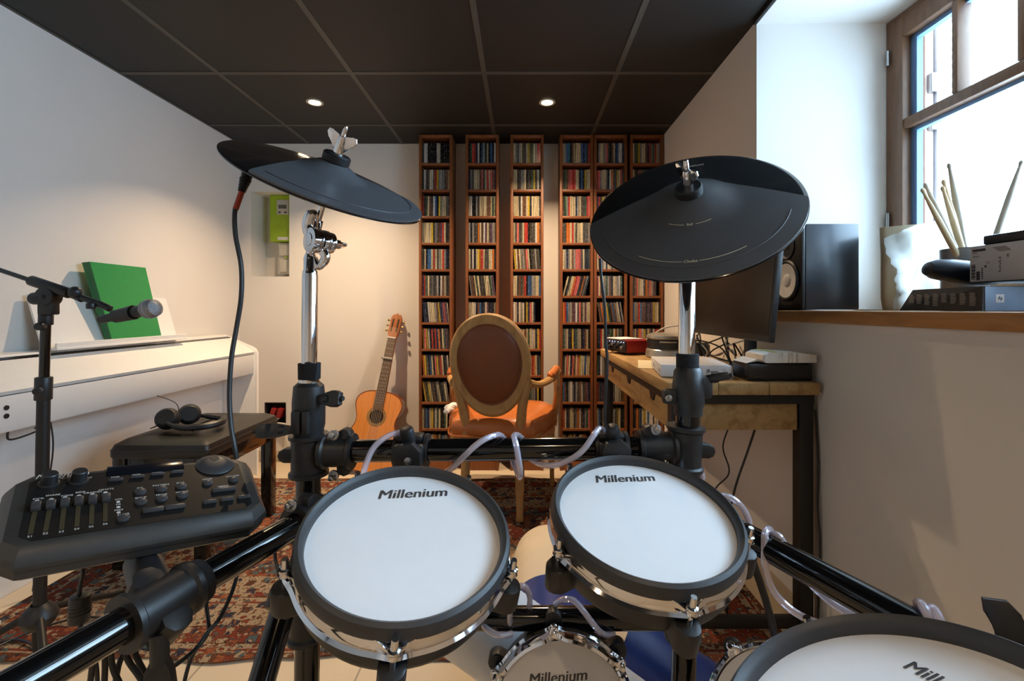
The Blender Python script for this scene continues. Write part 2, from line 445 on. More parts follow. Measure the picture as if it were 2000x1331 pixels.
# window in the niche, oak sill, outside shutter
wn = thing('window_1', None, None, (XO, 1.0, SILL), kind='structure')
b = MB()
def bar(y0, y1, z0, z1, x0=XO - .002, x1=XO + .055, bev=.004): b.box((x0, y0, z0), (x1, y1, z1), bev)
WZ0, WZ1 = SILL, 2.068
bar(1.690, NY1 - .002, WZ0, WZ1, XO + .004, XO + .075); bar(NY0, NY0 + .036, WZ0, WZ1, XO + .004, XO + .075)
bar(NY0 + .03, 1.695, WZ0, WZ0 + .03, XO + .006, XO + .073); bar(NY0 + .03, 1.695, 2.035, WZ1, XO + .006, XO + .073)
b.build('window_frame', FRAMEW, wn)
REFLB = mat('painted_blue_reflection', (104, 138, 184), .4)  # blue strips stand in for the bluish reflection along the pane edges
for (s0, s1) in ((1.02, 1.693), (.345, 1.015), (-.067, .340)):
    b = MB()
    st = .046
    bar(s1 - st, s1, WZ0 + .02, 2.045); bar(s0, s0 + st, WZ0 + .02, 2.045)
    bar(s0 + st - .002, s1 - st + .002, WZ0 + .022, WZ0 + .09, XO - .001, XO + .054); bar(s0 + st - .002, s1 - st + .002, 1.975, 2.043, XO - .001, XO + .054)
    bar(s0 + st, s1 - st, 1.645, 1.681, XO + .002, XO + .05)
    w3 = (s1 - s0 - 2 * st)
    for k in (1, 2):
        yy = s0 + st + w3 * k / 3
        bar(yy - .010, yy + .010, 1.681, 1.975, XO + .002, XO + .05)
    sash = b.build('window_sash', FRAMEW, wn)
    MB().box((XO + .022, s0 + st, WZ0 + .09), (XO + .026, s1 - st, 1.975)).build('pane', GLASS, sash)
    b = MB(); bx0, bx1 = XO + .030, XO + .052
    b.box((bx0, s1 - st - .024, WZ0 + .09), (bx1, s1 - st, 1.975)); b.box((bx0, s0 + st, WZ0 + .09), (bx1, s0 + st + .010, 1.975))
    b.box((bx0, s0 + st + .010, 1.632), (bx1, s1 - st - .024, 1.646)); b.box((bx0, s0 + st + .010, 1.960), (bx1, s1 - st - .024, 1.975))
    b.build('blue_reflection_strip', REFLB, sash)
b = MB()
for z in (1.90, 1.30): b.cyl((XO - .006, 1.706, z), (XO - .006, 1.706, z + .055), .006)
b.build('hinge', STEEL, wn)
MB().box((XR - .022, NY0, SILL - .036), (XO + .004, NY1 - .001, SILL), .005).build('window_sill', SILLW, wn)
SHUT = mat('white_shutter_paint', (222, 226, 228), .5); PINK = wood('outer_frame_wood', (214, 186, 166), (196, 160, 138), .5, (6, 6, 1))
struct(MB().box((XO + .11, NY1 - .006, .9), (XO + .135, NY1 + .18, 2.3)).box((XO + .135, NY1 - .02, .9), (XO + .165, NY1 + .18, 2.3)).build('trim_3', PINK))
sh = thing('window_shutter', 'white louvred shutter folded open outside the window', 'shutter', (1.60, 1.72, .95))
b = MB()
b.box((1.53, 1.700, .95), (1.57, 1.735, 2.25), .003); b.box((1.70, 1.700, .95), (1.735, 1.735, 2.25), .003)
for z in (.95, 1.55, 2.21): b.box((1.57, 1.702, z), (1.70, 1.733, z + .05), .003)
b.build('shutter_frame', SHUT, sh)
b = MB()
z = 1.02
while z < 2.2:
    if not 1.53 < z < 1.60: b.box((1.57, -.018, -.003), (1.70, .018, .003), m=Matrix.Translation((0, 1.717, z)) @ Matrix.Rotation(R(50), 4, 'X'))
    z += .034
b.build('louvres', SHUT, sh)
b = MB()
for z in (1.80, 1.66, 1.22): b.box((1.503, 1.690, z), (1.53, 1.712, z + .07), .003)
b.build('hinge', STEEL, sh)

# ceiling spots
EMIT = mat('lamp_glow', (255, 232, 196), .5, emit=((255, 222, 172), 40))
TRIMW = mat('white_lamp_trim', (180, 174, 160), .4)
def spot(x, y, label, group='recessed ceiling spotlights', power=1.0):
    t = thing('ceiling_spotlight', label, 'ceiling light', (x, y, ZC), group)
    MB().lathe([(.030, -.001), (.042, -.001), (.043, -.004), (.040, -.006), (.030, -.005), (.030, -.001)], Matrix.Translation((x, y, ZC))).build('trim_ring', TRIMW, t)
    MB().lathe([(0, -.0035), (.0295, -.0035), (.0295, -.001), (0, -.001)], Matrix.Translation((x, y, ZC))).build('lamp_lens', EMIT, t)
    l = bpy.data.lights.new('spotlight_bulb', 'AREA'); l.shape = 'DISK'; l.size = .032; l.energy = LAMP_W * power; l.spread = R(118); l.color = LAMP_COL
    lo = bpy.data.objects.new('spotlight_bulb', l); COL.objects.link(lo); lo.parent = t; lo.location = (0, 0, -.0075)
spot(-1.085, 2.41, 'glowing recessed spotlight in the black ceiling nearest the white back wall corner, above guitar')
spot(.13, 2.41, 'glowing recessed spotlight in the black ceiling above the third CD tower')
for yy in (-.59,):
    spot(-1.085, yy, 'recessed ceiling spotlight over the left side, nearer than the glowing pair', power=.33)
    spot(.13, yy, 'recessed ceiling spotlight over the middle, nearer than the glowing pair', power=.33)

# rug
b = MB()
nx, ny = 60, 40
V = []; FC = []
for j in range(ny + 1):
    for i in range(nx + 1):
        x = RX0 + (RX1 - RX0) * i / nx; y = RY0 + (RY1 - RY0) * j / ny
        if j == 0: y += .012 * math.sin(x * 9) + .006 * math.sin(x * 23)
        V.append((x, y, .007 + .0015 * math.sin(x * 7 + y * 5)))
for j in range(ny):
    for i in range(nx): FC.append((j * (nx + 1) + i, j * (nx + 1) + i + 1, (j + 1) * (nx + 1) + i + 1, (j + 1) * (nx + 1) + i))
b.quads(V, FC); bmesh.ops.solidify(b.b, geom=b.b.faces[:], thickness=.006)
tag(b.build('oriental_rug', RUG, origin=((RX0 + RX1) / 2, (RY0 + RY1) / 2, 0)), 'red and cream patterned oriental rug covering the floor behind the drums', 'rug')

# ================================================================== CD towers
TF, TB = 2.848, 3.006                      # front and back of the towers
TX = [-.639, -.351, -.073, .2335, .4445, .668]
TWN = ['leftmost tower', 'second tower from the left', 'third tower from the left', 'fourth tower from the left', 'fifth tower from the left', 'rightmost tower']
TWD = .205
SH0, PITCH, NSH = 1.905, .1646, 12
for i, x0 in enumerate(TX):
    side = ['beside the guitar', 'behind the chair, left', 'behind the chair, right', 'left of the adjoining pair', 'right of the adjoining pair', 'in the corner by the window wall'][i]
    t = thing('cd_tower', 'tall narrow brown wooden CD tower, %s' % TWN[i], 'shelf', (x0 + TWD / 2, (TF + TB) / 2, 0), 'brown CD towers along the back wall')
    MB().box((x0, TF, 0), (x0 + .016, TB, 2.079), .001).build('side_panel', TOWERW, t)
    MB().box((x0 + TWD - .016, TF, 0), (x0 + TWD, TB, 2.079), .001).build('side_panel', TOWERW, t)
    MB().box((x0 + .016, TF, 2.061), (x0 + TWD - .016, TB, 2.079), .001).build('top_panel', TOWERW, t)
    MB().box((x0 + .016, TF + .006, 0), (x0 + TWD - .016, TF + .02, .055), .001).build('plinth', TOWERW, t)
    MB().box((x0 + .016, TB - .006, .07), (x0 + TWD - .016, TB - .001, 2.061)).build('back_panel', mat('dark_tower_back', (66, 42, 28), .7), t)
    for k in range(NSH):
        z = SH0 - PITCH * k
        MB().box((x0 + .016, TF + .002, z - .015), (x0 + TWD - .016, TB - .006, z), .001).build('shelf', TOWERW, t)

# the CD cases
CDC = {'k': ('black', (26, 25, 25)), 'w': ('white', (214, 210, 204)), 'c': ('cream', (206, 192, 158)), 'g': ('dark grey', (76, 72, 66)), 's': ('silver grey', (148, 146, 142)),
       'r': ('red', (178, 58, 48)), 'o': ('orange', (214, 122, 50)), 'y': ('yellow', (206, 178, 60)), 'b': ('blue', (58, 98, 150)), 'd': ('navy blue', (40, 46, 72)),
       'n': ('green', (64, 88, 66)), 'e': ('brown', (110, 78, 58)), 'p': ('pink', (212, 112, 108)), 'u': ('purple', (98, 70, 92)), 't': ('teal', (52, 120, 140))}
def cd_mat(nm, rgb):
    m = bpy.data.materials.new('cd_spine_' + nm.replace(' ', '_')); m.use_nodes = True; nt = m.node_tree; N = nt.nodes; L = nt.links; b = N['Principled BSDF']
    g = N.new('ShaderNodeNewGeometry'); mp = N.new('ShaderNodeMapping'); mp.inputs['Scale'].default_value = (260, 8, 70); L.new(g.outputs['Position'], mp.inputs[0])
    nz = N.new('ShaderNodeTexNoise'); nz.inputs['Scale'].default_value = 1; nz.inputs['Detail'].default_value = 2; L.new(mp.outputs[0], nz.inputs['Vector'])
    lum = sum(rgb) / 3
    tcol = tuple(int(v * .62) for v in rgb) if lum > 120 else tuple(int(v + (225 - v) * .5) for v in rgb)
    r = ramp(nt, [(0, rgb), (.60, rgb), (.66, tcol)]); L.new(nz.outputs['Fac'], r.inputs[0])
    mp2 = N.new('ShaderNodeMapping'); mp2.inputs['Scale'].default_value = (95, 3, 4); L.new(g.outputs['Position'], mp2.inputs[0])
    n2 = N.new('ShaderNodeTexNoise'); n2.inputs['Scale'].default_value = 1; L.new(mp2.outputs[0], n2.inputs['Vector'])
    r2 = ramp(nt, [(.3, (170, 170, 170)), (.7, (255, 255, 255))]); L.new(n2.outputs['Fac'], r2.inputs[0])
    mx = N.new('ShaderNodeMix'); mx.data_type = 'RGBA'; mx.blend_type = 'MULTIPLY'; mx.inputs[0].default_value = 1
    L.new(r.outputs[0], mx.inputs[6]); L.new(r2.outputs[0], mx.inputs[7]); L.new(mx.outputs[2], b.inputs['Base Color'])
    b.inputs['Roughness'].default_value = .25
    return m
CDM = {k: cd_mat(*v) for k, v in CDC.items()}
KEYS = list(CDC)
CD_H, CD_D = .125, .128
SEEN = {0: ['gwwkkkkkwckkkkk', 'gwggcwerysssgec', 'rgncegwbkysccsg', 'cccccygsgeurcgg', 'gckbbcrcgscrsdd', 'urncgsggskwecgg'],
        1: ['knrrdwkbsnckbkw', 'dsgcccepgcrcpeu', 'cwkksgcccceecnc', 'sksggocewucgusc', 'cgwkcyorcggccog', 'seecncgggcccnsu'],
        2: ['csgscggcygncsrp', 'ccggssckggnygwk', 'cccgweecydccccg', 'cgpggcrrkgggwoe', 'ycecssepckggsgg', 'ccgegerkbbssccb'],
        3: ['csbtkeccccbdbgr', 'gnepprrccdbkycc']}
MORE = {(3, 2): 'gnsrcccdscggnrp', (3, 3): 'ggoocrcgcccgggs', (3, 4): 'csdscespppgckkg', (3, 5): 'ckgccorppgkogsk'}
ORD = 'first second third fourth fifth sixth seventh eighth ninth tenth eleventh twelfth thirteenth fourteenth fifteenth sixteenth'.split()
LEAN = {(1, 5): -7, (3, 5): 14, (2, 4): -4, (0, 6): -5, (0, 7): -3, (0, 9): -9, (0, 8): -4, (4, 6): -9, (3, 8): 2}
CDMESH = {}
def cd_mesh(k, w):
    key = (k, w)
    if key not in CDMESH:
        mb = MB(); mb.box((-w / 2 + .0003, 0, 0), (w / 2 - .0003, CD_D, CD_H), .0006, 1)
        o = mb.build('cd_case', CDM[k], pts_local=True, origin=(0, 0, 0)); CDMESH[key] = o.data; bpy.data.objects.remove(o)
    return CDMESH[key]
stuffb = MB(); rnd = random.Random(11)
for ti in range(6):
    for k in range(NSH):
        z = SH0 - PITCH * k + .0003; x = TX[ti] + .0175; xe = TX[ti] + TWD - .0175
        row = SEEN.get(ti, [])[k] if k < len(SEEN.get(ti, [])) else MORE.get((ti, k)) or ''.join(rnd.choice('kkkwwcccccggggsssrroyybddneepunc') for _ in range(15))
        lean = LEAN.get((ti, k), 0); n = len(row); slot = (xe - x) / n
        if lean: sl = abs(math.tan(R(lean))) * CD_H; slot = (xe - x - sl) / n
        drop = rnd.randint(1, 3) if (k >= len(SEEN.get(ti, [])) and rnd.random() < .35 and not lean) else 0
        for q, ch in enumerate(row[:n - drop]):
            dy = rnd.uniform(.010, .016) - (.0 if rnd.random() < .9 else .006)
            w = round(slot - .0004, 4)
            cx = x + slot * (q + .5)
            if lean < 0: m = Matrix.Translation((cx + abs(math.tan(R(lean))) * CD_H * 1.0, TF + dy, z)) @ Matrix.Rotation(R(lean), 4, 'Y') @ Matrix.Translation((0, 0, .0007 - w / 2 * math.sin(R(lean)) ))
            elif lean > 0: m = Matrix.Translation((cx, TF + dy, z)) @ Matrix.Rotation(R(lean), 4, 'Y') @ Matrix.Translation((0, 0, .0007 + w / 2 * math.sin(R(lean))))
            else: m = Matrix.Translation((cx, TF + dy, z))
            if k < len(SEEN.get(ti, [])):
                o = bpy.data.objects.new('cd_case', cd_mesh(ch, w * (.9 if lean else 1))); COL.objects.link(o); o.matrix_basis = m
                tag(o, '%s CD case, %s from left on %s shelf of %s' % (CDC[ch][0], ORD[q], ORD[k] if k else 'top', TWN[ti].replace('the ', '')), 'CD case', 'CD cases on the tower shelves')
            else:
                stuffb.mi = KEYS.index(ch)
                ww = w * (.9 if lean else 1)
                stuffb.box((-ww / 2 + .0003, 0, 0), (ww / 2 - .0003, CD_D, CD_H - rnd.choice((0, 0, 0, .003))), 0, m=m)
tag(stuffb.build('cd_collection', [CDM[k] for k in KEYS]), 'CD cases filling the remaining lower and right shelves of the towers', 'CD cases', kind='stuff')

# ================================================================== things on and in the back wall
t = thing('electricity_meter', 'lime green electricity meter box in the wall recess above breakers', 'meter', (-1.60, 3.21, 1.52))
LIME = mat('lime_green_plastic', (158, 190, 30), .4, var=.03)
GREYW = mat('pale_grey_plastic', (196, 194, 186), .45, var=.03)
MB().box((-1.700, 3.10, 1.455), (-1.530, 3.209, 1.768), .006).build('case', LIME, t)
MB().box((-1.650, 3.095, 1.635), (-1.570, 3.102, 1.735), .003).build('display_panel', GREYW, t)
MB().box((-1.637, 3.0935, 1.675), (-1.583, 3.0955, 1.70)).build('display', mat('lcd_grey', (92, 96, 88), .2), t)
b = MB()
for x in (-1.63, -1.59): b.box((x - .008, 3.0935, 1.645), (x + .008, 3.0955, 1.655), .001)
b.build('button', BLACKP, t)
MB().box((-1.645, 3.0985, 1.465), (-1.575, 3.1005, 1.485)).build('sticker', WHITEC, t)
t = thing('main_breaker', 'pale grey breaker box below the lime green meter', 'breaker', (-1.60, 3.21, 1.22))
MB().box((-1.655, 3.12, 1.235), (-1.530, 3.209, 1.450), .005).build('case', GREYW, t)
MB().box((-1.640, 3.105, 1.36), (-1.545, 3.121, 1.435), .004).build('upper_cover', GREYW, t)
MB().box((-1.635, 3.105, 1.25), (-1.550, 3.121, 1.335), .004).build('lower_cover', GREYW, t)
MB().box((-1.60, 3.098, 1.345), (-1.58, 3.106, 1.356), .002).build('switch', LIME, t)
t = thing('wall_connector', 'red cable connectors with white leads in the low wall opening', 'connector', (-1.61, 3.05, .25))
b = MB(); e = .002
b.box((KX0 + e, YB + .083, KZ0 + e), (KX1 - e, YB + .088, KZ1 - e)); b.box((KX0 + e, YB + .001, KZ0 + e), (KX0 + .006, YB + .083, KZ1 - e)); b.box((KX1 - .006, YB + .001, KZ0 + e), (KX1 - e, YB + .083, KZ1 - e)); b.box((KX0 + .006, YB + .001, KZ0 + e), (KX1 - .006, YB + .083, KZ0 + .006)); b.box((KX0 + .006, YB + .001, KZ1 - .006), (KX1 - .006, YB + .083, KZ1 - e))
b.build('dark_recess_lining', mat('recess_shade_brown', (40, 30, 24), .7), t)  # added dark lining: the shade inside the opening is put into its colour
REDP = mat('dark_red_plastic', (140, 34, 34), .35, var=.08)
for dx in (0, .045):
    m = Matrix.Translation((-1.635 + dx, 3.03, .315)) @ Matrix.Rotation(R(18), 4, 'Y')
    MB().box((-.016, -.02, -.028), (.016, .03, .035), .004, m=m).build('plug', REDP, t)
WIRE = mat('white_cable', (206, 200, 188), .5)
for k in range(4):
    MB().tube([(-1.63 + k * .013, 3.02, .285), (-1.655 + k * .012, 3.0, .262), (-1.60 + k * .02, 2.99 - k * .004, .262 - k * .005), (-1.53, 2.985, .252 - k * .007), (-1.545, 3.0, .20), (-1.55 + k * .01, 3.005, .085)], .0042).build('lead', WIRE, t)

# ================================================================== classical guitar leaning on the back wall
gm = Matrix.Translation((-.945, 2.775, .012)) @ Matrix.Rotation(R(8.2), 4, 'Y') @ Matrix.Rotation(R(-11.2), 4, 'X') @ Matrix(((1, 0, 0, 0), (0, 0, -1, 0), (0, 1, 0, 0), (0, 0, 0, 1)))
# local: x right, y up the neck, z towards the viewer
t = thing('classical_guitar', 'orange topped classical guitar leaning on the white back wall', 'guitar', gm)
def g_outline(n=72):
    P = []
    prof = [(0, 0), (.01, .075), (.035, .130), (.075, .168), (.125, .183), (.17, .180), (.215, .160), (.255, .135), (.29, .121), (.325, .121), (.36, .132), (.395, .142), (.43, .140), (.46, .120), (.48, .085), (.488, .045), (.49, 0)]
    ys = [p[0] for p in prof]
    R_ = []
    for i in range(len(prof) - 1):
        p0, p1, p2, p3 = prof[max(i - 1, 0)], prof[i], prof[i + 1], prof[min(i + 2, len(prof) - 1)]
        for k in range(4):
            u = k / 4
            f = lambda a, b_, c, d: .5 * (2 * b_ + (c - a) * u + (2 * a - 5 * b_ + 4 * c - d) * u * u + (3 * b_ - a - 3 * c + d) * u ** 3)
            R_.append((max(0, f(p0[1], p1[1], p2[1], p3[1])), f(p0[0], p1[0], p2[0], p3[0])))
    R_.append((0, .49))
    return R_[:-1] + [(-x, y) for x, y in R_[::-1] if x > 1e-5 or y > .4]
OUT = g_outline()
MB().prism(OUT, -.090, -.002, gm).build('body', GSIDE, t)
top = MB().prism(OUT, -.002, .001, gm).build('soundboard', GTOP, t)
b = MB(); b.tube([gm @ Vector((x * .998, y * .998 + .0005, 0)) for x, y in OUT[::2]], .003, 6, 1, True); b.build('binding', GSIDE, t)
b = MB(); b.lathe([(0, .0015), (.043, .0015), (.043, .0012), (0, .0012)], gm @ Matrix.Translation((0, .335, 0))); b.build('sound_hole', mat('guitar_inside', (40, 24, 14), .8), top)
b = MB(); b.lathe([(.0435, .0018), (.060, .0018), (.060, .0012), (.0435, .0012)], gm @ Matrix.Translation((0, .335, 0))); b.build('rosette', mat('rosette_inlay', (150, 118, 70), .4, var=.5, vscale=180), top)
MB().box((-.09, .105, .001), (.09, .130, .009), .003, m=gm).build('bridge', FRETB, t)
b = MB(); b.loft([[gm @ Vector(p) for p in ((-.0275, .47, -.022), (.0275, .47, -.022), (.0275, .47, .004), (-.0275, .47, .004))], [gm @ Vector(p) for p in ((-.0245, .83, -.016), (.0245, .83, -.016), (.0245, .83, .004), (-.0245, .83, .004))]]); b.build('neck', GNECK, t)
b = MB(); b.loft([[gm @ Vector(p) for p in ((-.030, .375, .003), (.030, .375, .003), (.030, .375, .009), (-.030, .375, .009))], [gm @ Vector(p) for p in ((-.0255, .83, .004), (.0255, .83, .004), (.0255, .83, .009), (-.0255, .83, .009))]])
fb = b.build('fingerboard', FRETB, t)
b = MB(); b_l = .655
for k in range(1, 18):
    y = .83 - b_l * (1 - 2 ** (-k / 12)); b.box((-.027, y - .0009, .009), (.027, y + .0009, .0102), m=gm)
b.build('frets', STEEL, fb)
hd = [(-.025, .83), (-.034, .862), (-.034, .965), (-.022, .988), (-.012, .982), (0, .998), (.012, .982), (.022, .988), (.034, .965), (.034, .862), (.025, .83)]
hm = gm @ Matrix.Translation((0, .83, .004)) @ Matrix.Rotation(R(-9), 4, 'X') @ Matrix.Translation((0, -.83, 0))
hb = MB().prism(hd, -.018, .001, hm, .0015).build('headstock', GNECK, t)
b = MB()
for sx in (-1, 1): b.box((sx * .017 - .005, .868, .0008), (sx * .017 + .005, .955, .0018), .0006, m=hm)
b.build('slots', mat('guitar_inside', (40, 24, 14), .8), hb)
BRASS = mat('brass_tuner', (214, 176, 104), .2, 1)
for sx in (-1, 1):
    for k in range(3):
        y = .875 + .034 * k
        b = MB(); b.cyl(hm @ Vector((sx * .030, y, -.009)), hm @ Vector((sx * .044, y, -.009)), .0025, seg=8); b.cyl(hm @ Vector((sx * .044, y, -.009)), hm @ Vector((sx * .056, y, -.009)), .007, seg=12, bev=.002); b.build('tuning_peg', BRASS, hb)
MB().box((-.0255, .826, .004), (.0255, .833, .012), .001, m=gm).build('nut', WHITEC, t)
b = MB()
for k in range(6):
    x0 = (-.029 + .0116 * k); x1 = (-.021 + .0084 * k)
    b.tube([gm @ Vector((x0, .118, .010)), gm @ Vector((x1, .83, .0125)), hm @ Vector((x1 * .9, .90, .001))], .0007, 5, 0)
b.build('strings', mat('nylon_string', (206, 200, 184), .3), t)
b = MB(); b.box((-.034, .690, .010), (.032, .703, .019), .003, m=gm); b.box((-.040, .688, -.03), (-.030, .705, .019), .003, m=gm); b.box((-.030, .690, -.036), (.02, .703, -.026), .003, m=gm)
tag(b.build('guitar_capo', mat('grey_capo', (176, 172, 164), .35, .4), None), 'grey capo clamped across the neck of the leaning guitar', 'capo')

# ================================================================== armchair
cm = Matrix.Translation((-.140, 2.205, 0)) @ Matrix.Rotation(R(-8), 4, 'Z')
t = thing('armchair', 'oval backed pale oak armchair with tan leather seat before the CD towers', 'chair', cm)
# local: x right, y forward (away from the viewer), back plane leans towards -y at the top
def bk(x, z, dy=0): return cm @ Vector((x, -.115 * (z - .44) / .55 + dy, z))
def oval(cx, cz, a, bb, n=56, e=1.0):
    out = []
    for i in range(n):
        th = 2 * PI * i / n
        zz = math.sin(th); w = a * (1 + .09 * zz)
        out.append((cx + w * math.cos(th), cz + bb * zz))
    return out
oo = oval(0, .735, .190, .247); ii = oval(0, .741, .148, .188)
b = MB(); secs = []
rings = []
for (o_, d_) in ((ii, -.018), (ii, .018), (oval(0, .738, .178, .234), .024), (oo, .014), (oo, -.014), (oval(0, .738, .180, .236), -.024)):
    rings.append([bk(x, z, d_) for x, z in o_])
rings.append(rings[0])
b.loft(rings, cap=False); b.build('back_frame', OAK, t)
b = MB(); lv = []
for k, (f, d_) in enumerate(((1, -.008), (1, -.018), (.93, -.026), (.7, -.033), (.4, -.036), (.02, -.037))):
    lv.append([bk(x * f, .741 + (z - .741) * f, d_) for x, z in ii])
b.loft(lv[::-1]); b.build('back_upholstery', LEATHERD, t)
b = MB(); lv = []
for k, (f, d_) in enumerate(((1, .006), (1, .018), (.93, .030), (.6, .042), (.02, .046))): lv.append([bk(x * f, .741 + (z - .741) * f, d_) for x, z in ii])
b.loft(lv); b.build('front_upholstery', LEATHER, t)
b = MB(); b.tube([bk(x, z, -.018) for x, z in ii], .005, 6, 1, True); b.build('piping', LEATHERD, t)
for sx in (-1, 1):
    b = MB()
    b.tube([bk(sx * .170, .68), bk(sx * .160, .61), bk(sx * .146, .55), cm @ Vector((sx * .136, .0, .47)), cm @ Vector((sx * .132, .004, .40)), cm @ Vector((sx * .132, -.01, .25)), cm @ Vector((sx * .134, -.035, .01))],
           .02, 10, 5, radii=[.018, .022, .024, .025, .026, .022, .017]); b.build('leg', OAK, t)
b = MB(); b.loft([[cm @ Vector(p) for p in ((-.15, -.012, z), (.15, -.012, z), (.15, .02, z), (-.15, .02, z))] for z in (.335, .40)]); 
SEAT = [(-.20, -.01), (-.10, -.022), (0, -.026), (.10, -.022), (.20, -.01), (.245, .10), (.270, .25), (.275, .38), (.235, .455), (.12, .49), (0, .50), (-.12, .49), (-.235, .455), (-.275, .38), (-.270, .25), (-.245, .10)]
b.prism([(x * .985, y * .97 + .005) for x, y in SEAT], .335, .385, cm, .006); b.build('seat_rail', OAK, t)
b = MB()
secs = []
for f, z in ((.97, .383), (1.0, .40), (1.015, .425), (1.0, .452), (.94, .470), (.80, .484), (.5, .494), (.05, .497)):
    secs.append([cm @ Vector((x * f, .235 + (y - .235) * f, z)) for x, y in SEAT])
b.loft(secs); st = b.build('seat', LEATHER, t)
b = MB(); b.tube([cm @ Vector((x * 1.012, .235 + (y - .235) * 1.012, .392)) for x, y in SEAT], .005, 6, 3, True); b.build('seat_piping', LEATHER, st)
for sx in (-1, 1):
    b = MB(); b.tube([cm @ Vector((sx * .245, .41, .36)), cm @ Vector((sx * .248, .415, .25)), cm @ Vector((sx * .252, .42, .01))], .02, 10, 5, radii=[.024, .020, .013]); b.build('leg', OAK, t)
    b = MB(); b.tube([cm @ Vector((sx * .262, .33, .37)), cm @ Vector((sx * .275, .34, .46)), cm @ Vector((sx * .285, .30, .56)), cm @ Vector((sx * .280, .33, .645))], .018, 10, 5, radii=[.022, .018, .016, .018]); b.build('arm_support', OAK, t)
    b = MB(); b.tube([bk(sx * .178, .655), cm @ Vector((sx * .220, .06, .635)), cm @ Vector((sx * .268, .20, .645)), cm @ Vector((sx * .284, .34, .660)), cm @ Vector((sx * .288, .385, .645))], .018, 10, 5, radii=[.020, .017, .019, .021, .017])
    ar = b.build('armrest', OAK, t)
    b = MB(); b.tube([cm @ Vector((sx * .258, .155, .660)), cm @ Vector((sx * .268, .20, .668)), cm @ Vector((sx * .280, .30, .679)), cm @ Vector((sx * .284, .335, .674))], .018, 10, 5, radii=[.012, .020, .020, .012]); b.build('arm_pad', LEATHER, ar)
b = MB()
for k in range(6):
    b.ball((0, 0, 0), .016 + .004 * (k % 3), seg=8, sc=(1, .7, .8), m=Matrix.Translation(cm @ Vector((-.236 + .008 * (k % 2), .02 + .018 * k, .497 + .006 * (k % 3)))) @ Matrix.Rotation(k, 4, 'X'))
tag(b.build('crumpled_tissue', WHITEC), 'crumpled white tissue at the left edge of the tan leather seat', 'tissue')

# ================================================================== desk and the things on it
DX0, DX1, DY0, DY1, DZ = .424, .868, 1.34, 2.50, .785
t = thing('desk', 'rustic wooden desk with black steel frame under the window wall', 'desk', ((DX0 + DX1) / 2, (DY0 + DY1) / 2, 0))
b = MB()
for k in range(3):
    w = (DX1 - DX0) / 3; b.box((DX0 + w * k, DY0, DZ - .036), (DX0 + w * (k + 1) - .0008, DY1, DZ), .003)
b.build('tabletop', DESKW, t)
b = MB()
b.box((DX0 + .015, DY0 + .02, DZ - .066), (DX1 - .005, DY0 + .05, DZ - .036), .002); b.box((DX0 + .015, DY1 - .05, DZ - .066), (DX1 - .005, DY1 - .02, DZ - .036), .002)
b.box((DX0 + .015, DY0 + .05, DZ - .066), (DX0 + .045, DY1 - .05, DZ - .036), .002); b.box((DX1 - .035, DY0 + .05, DZ - .066), (DX1 - .005, DY1 - .05, DZ - .036), .002)
b.build('frame_rail', BLACKM, t)
for x in (DX0 + .017, DX1 - .047):
    for y in (DY0 + .021, DY1 - .061):
        MB().box((x, y, .009), (x + .040, y + .040, DZ - .05), .002).build('leg', BLACKM, t)
for fy in (DY0 + .026, DY1 - .056): MB().box((DX0 + .02, fy, .05), (DX1 - .01, fy + .026, .08), .002).build('foot_rail', BLACKM, t)
b = MB(); b.box((DX0 + .060, DY0 + .030, DZ - .145), (DX1 - .05, DY0 + .048, DZ - .064), .002); b.box((DX0 + .060, DY1 - .048, DZ - .145), (DX1 - .05, DY1 - .030, DZ - .064), .002); b.box((DX1 - .065, DY0 + .05, DZ - .145), (DX1 - .05, DY1 - .05, DZ - .064)); b.box((DX0 + .06, DY0 + .05, DZ - .145), (DX1 - .05, DY1 - .05, DZ - .138))
b.build('apron', DESKW, t)
for k in range(3):
    y0 = DY0 + .062 + k * .347
    d = MB().box((DX0 + .022, y0, DZ - .150), (DX0 + .040, y0 + .342, DZ - .068), .002).build('drawer', DESKW, t)
    yc = y0 + .171
    MB().prism([(yc - .035, DZ - .066), (yc + .035, DZ - .066), (yc + .016, DZ - .094), (yc - .016, DZ - .094)], 0, .004, Matrix(((0, 0, 1, DX0 + .0185), (1, 0, 0, 0), (0, 1, 0, 0), (0, 0, 0, 1)))).build('pull', BLACKM, d)
b = MB()
t = thing('audio_interface', 'dark red audio interface box at the far end of the desk', 'audio interface', (.50, 2.24, DZ))
REDM = mat('red_aluminium', (158, 34, 26), .35, .2, var=.06)
AX0, AX1, AY0, AY1 = .420, .600, 2.12, 2.32
am = Matrix.Translation((.520, 2.24, DZ + .0105)) @ Matrix.Rotation(R(20), 4, 'Z')
MB().box((-.072, -.09, 0), (.095, .09, .058), .004, m=am).build('case', REDM, t)
fr = MB().box((-.080, -.088, .002), (-.071, .088, .056), .002, m=am).build('front_panel', BLACKP, t)
for k, y in enumerate((-.07, -.045, -.02, .01, .035, .06)):
    b = MB(); p = am @ Vector((-.079, y, .036 if k % 2 else .024)); q = am @ Vector((-.094, y, .036 if k % 2 else .024)); b.cyl(p, q, .008, seg=14, bev=.001); b.build('knob', BLACKP if k % 3 else STEEL, fr)
b = MB()
for y in (-.078, -.055, -.03, .0, .022, .048): b.ball(am @ Vector((-.0805, y, .049)), .0022, seg=8)
b.build('indicator_light', mat('led_blue_white', (190, 205, 255), .4, emit=((170, 190, 255), 3)), fr)
for y in (-.07, .07):
    for x in (-.05, .08): MB().cyl(am @ Vector((x, y, -.006)), am @ Vector((x, y, .001)), .008, seg=10).build('foot', BLACKP, t)
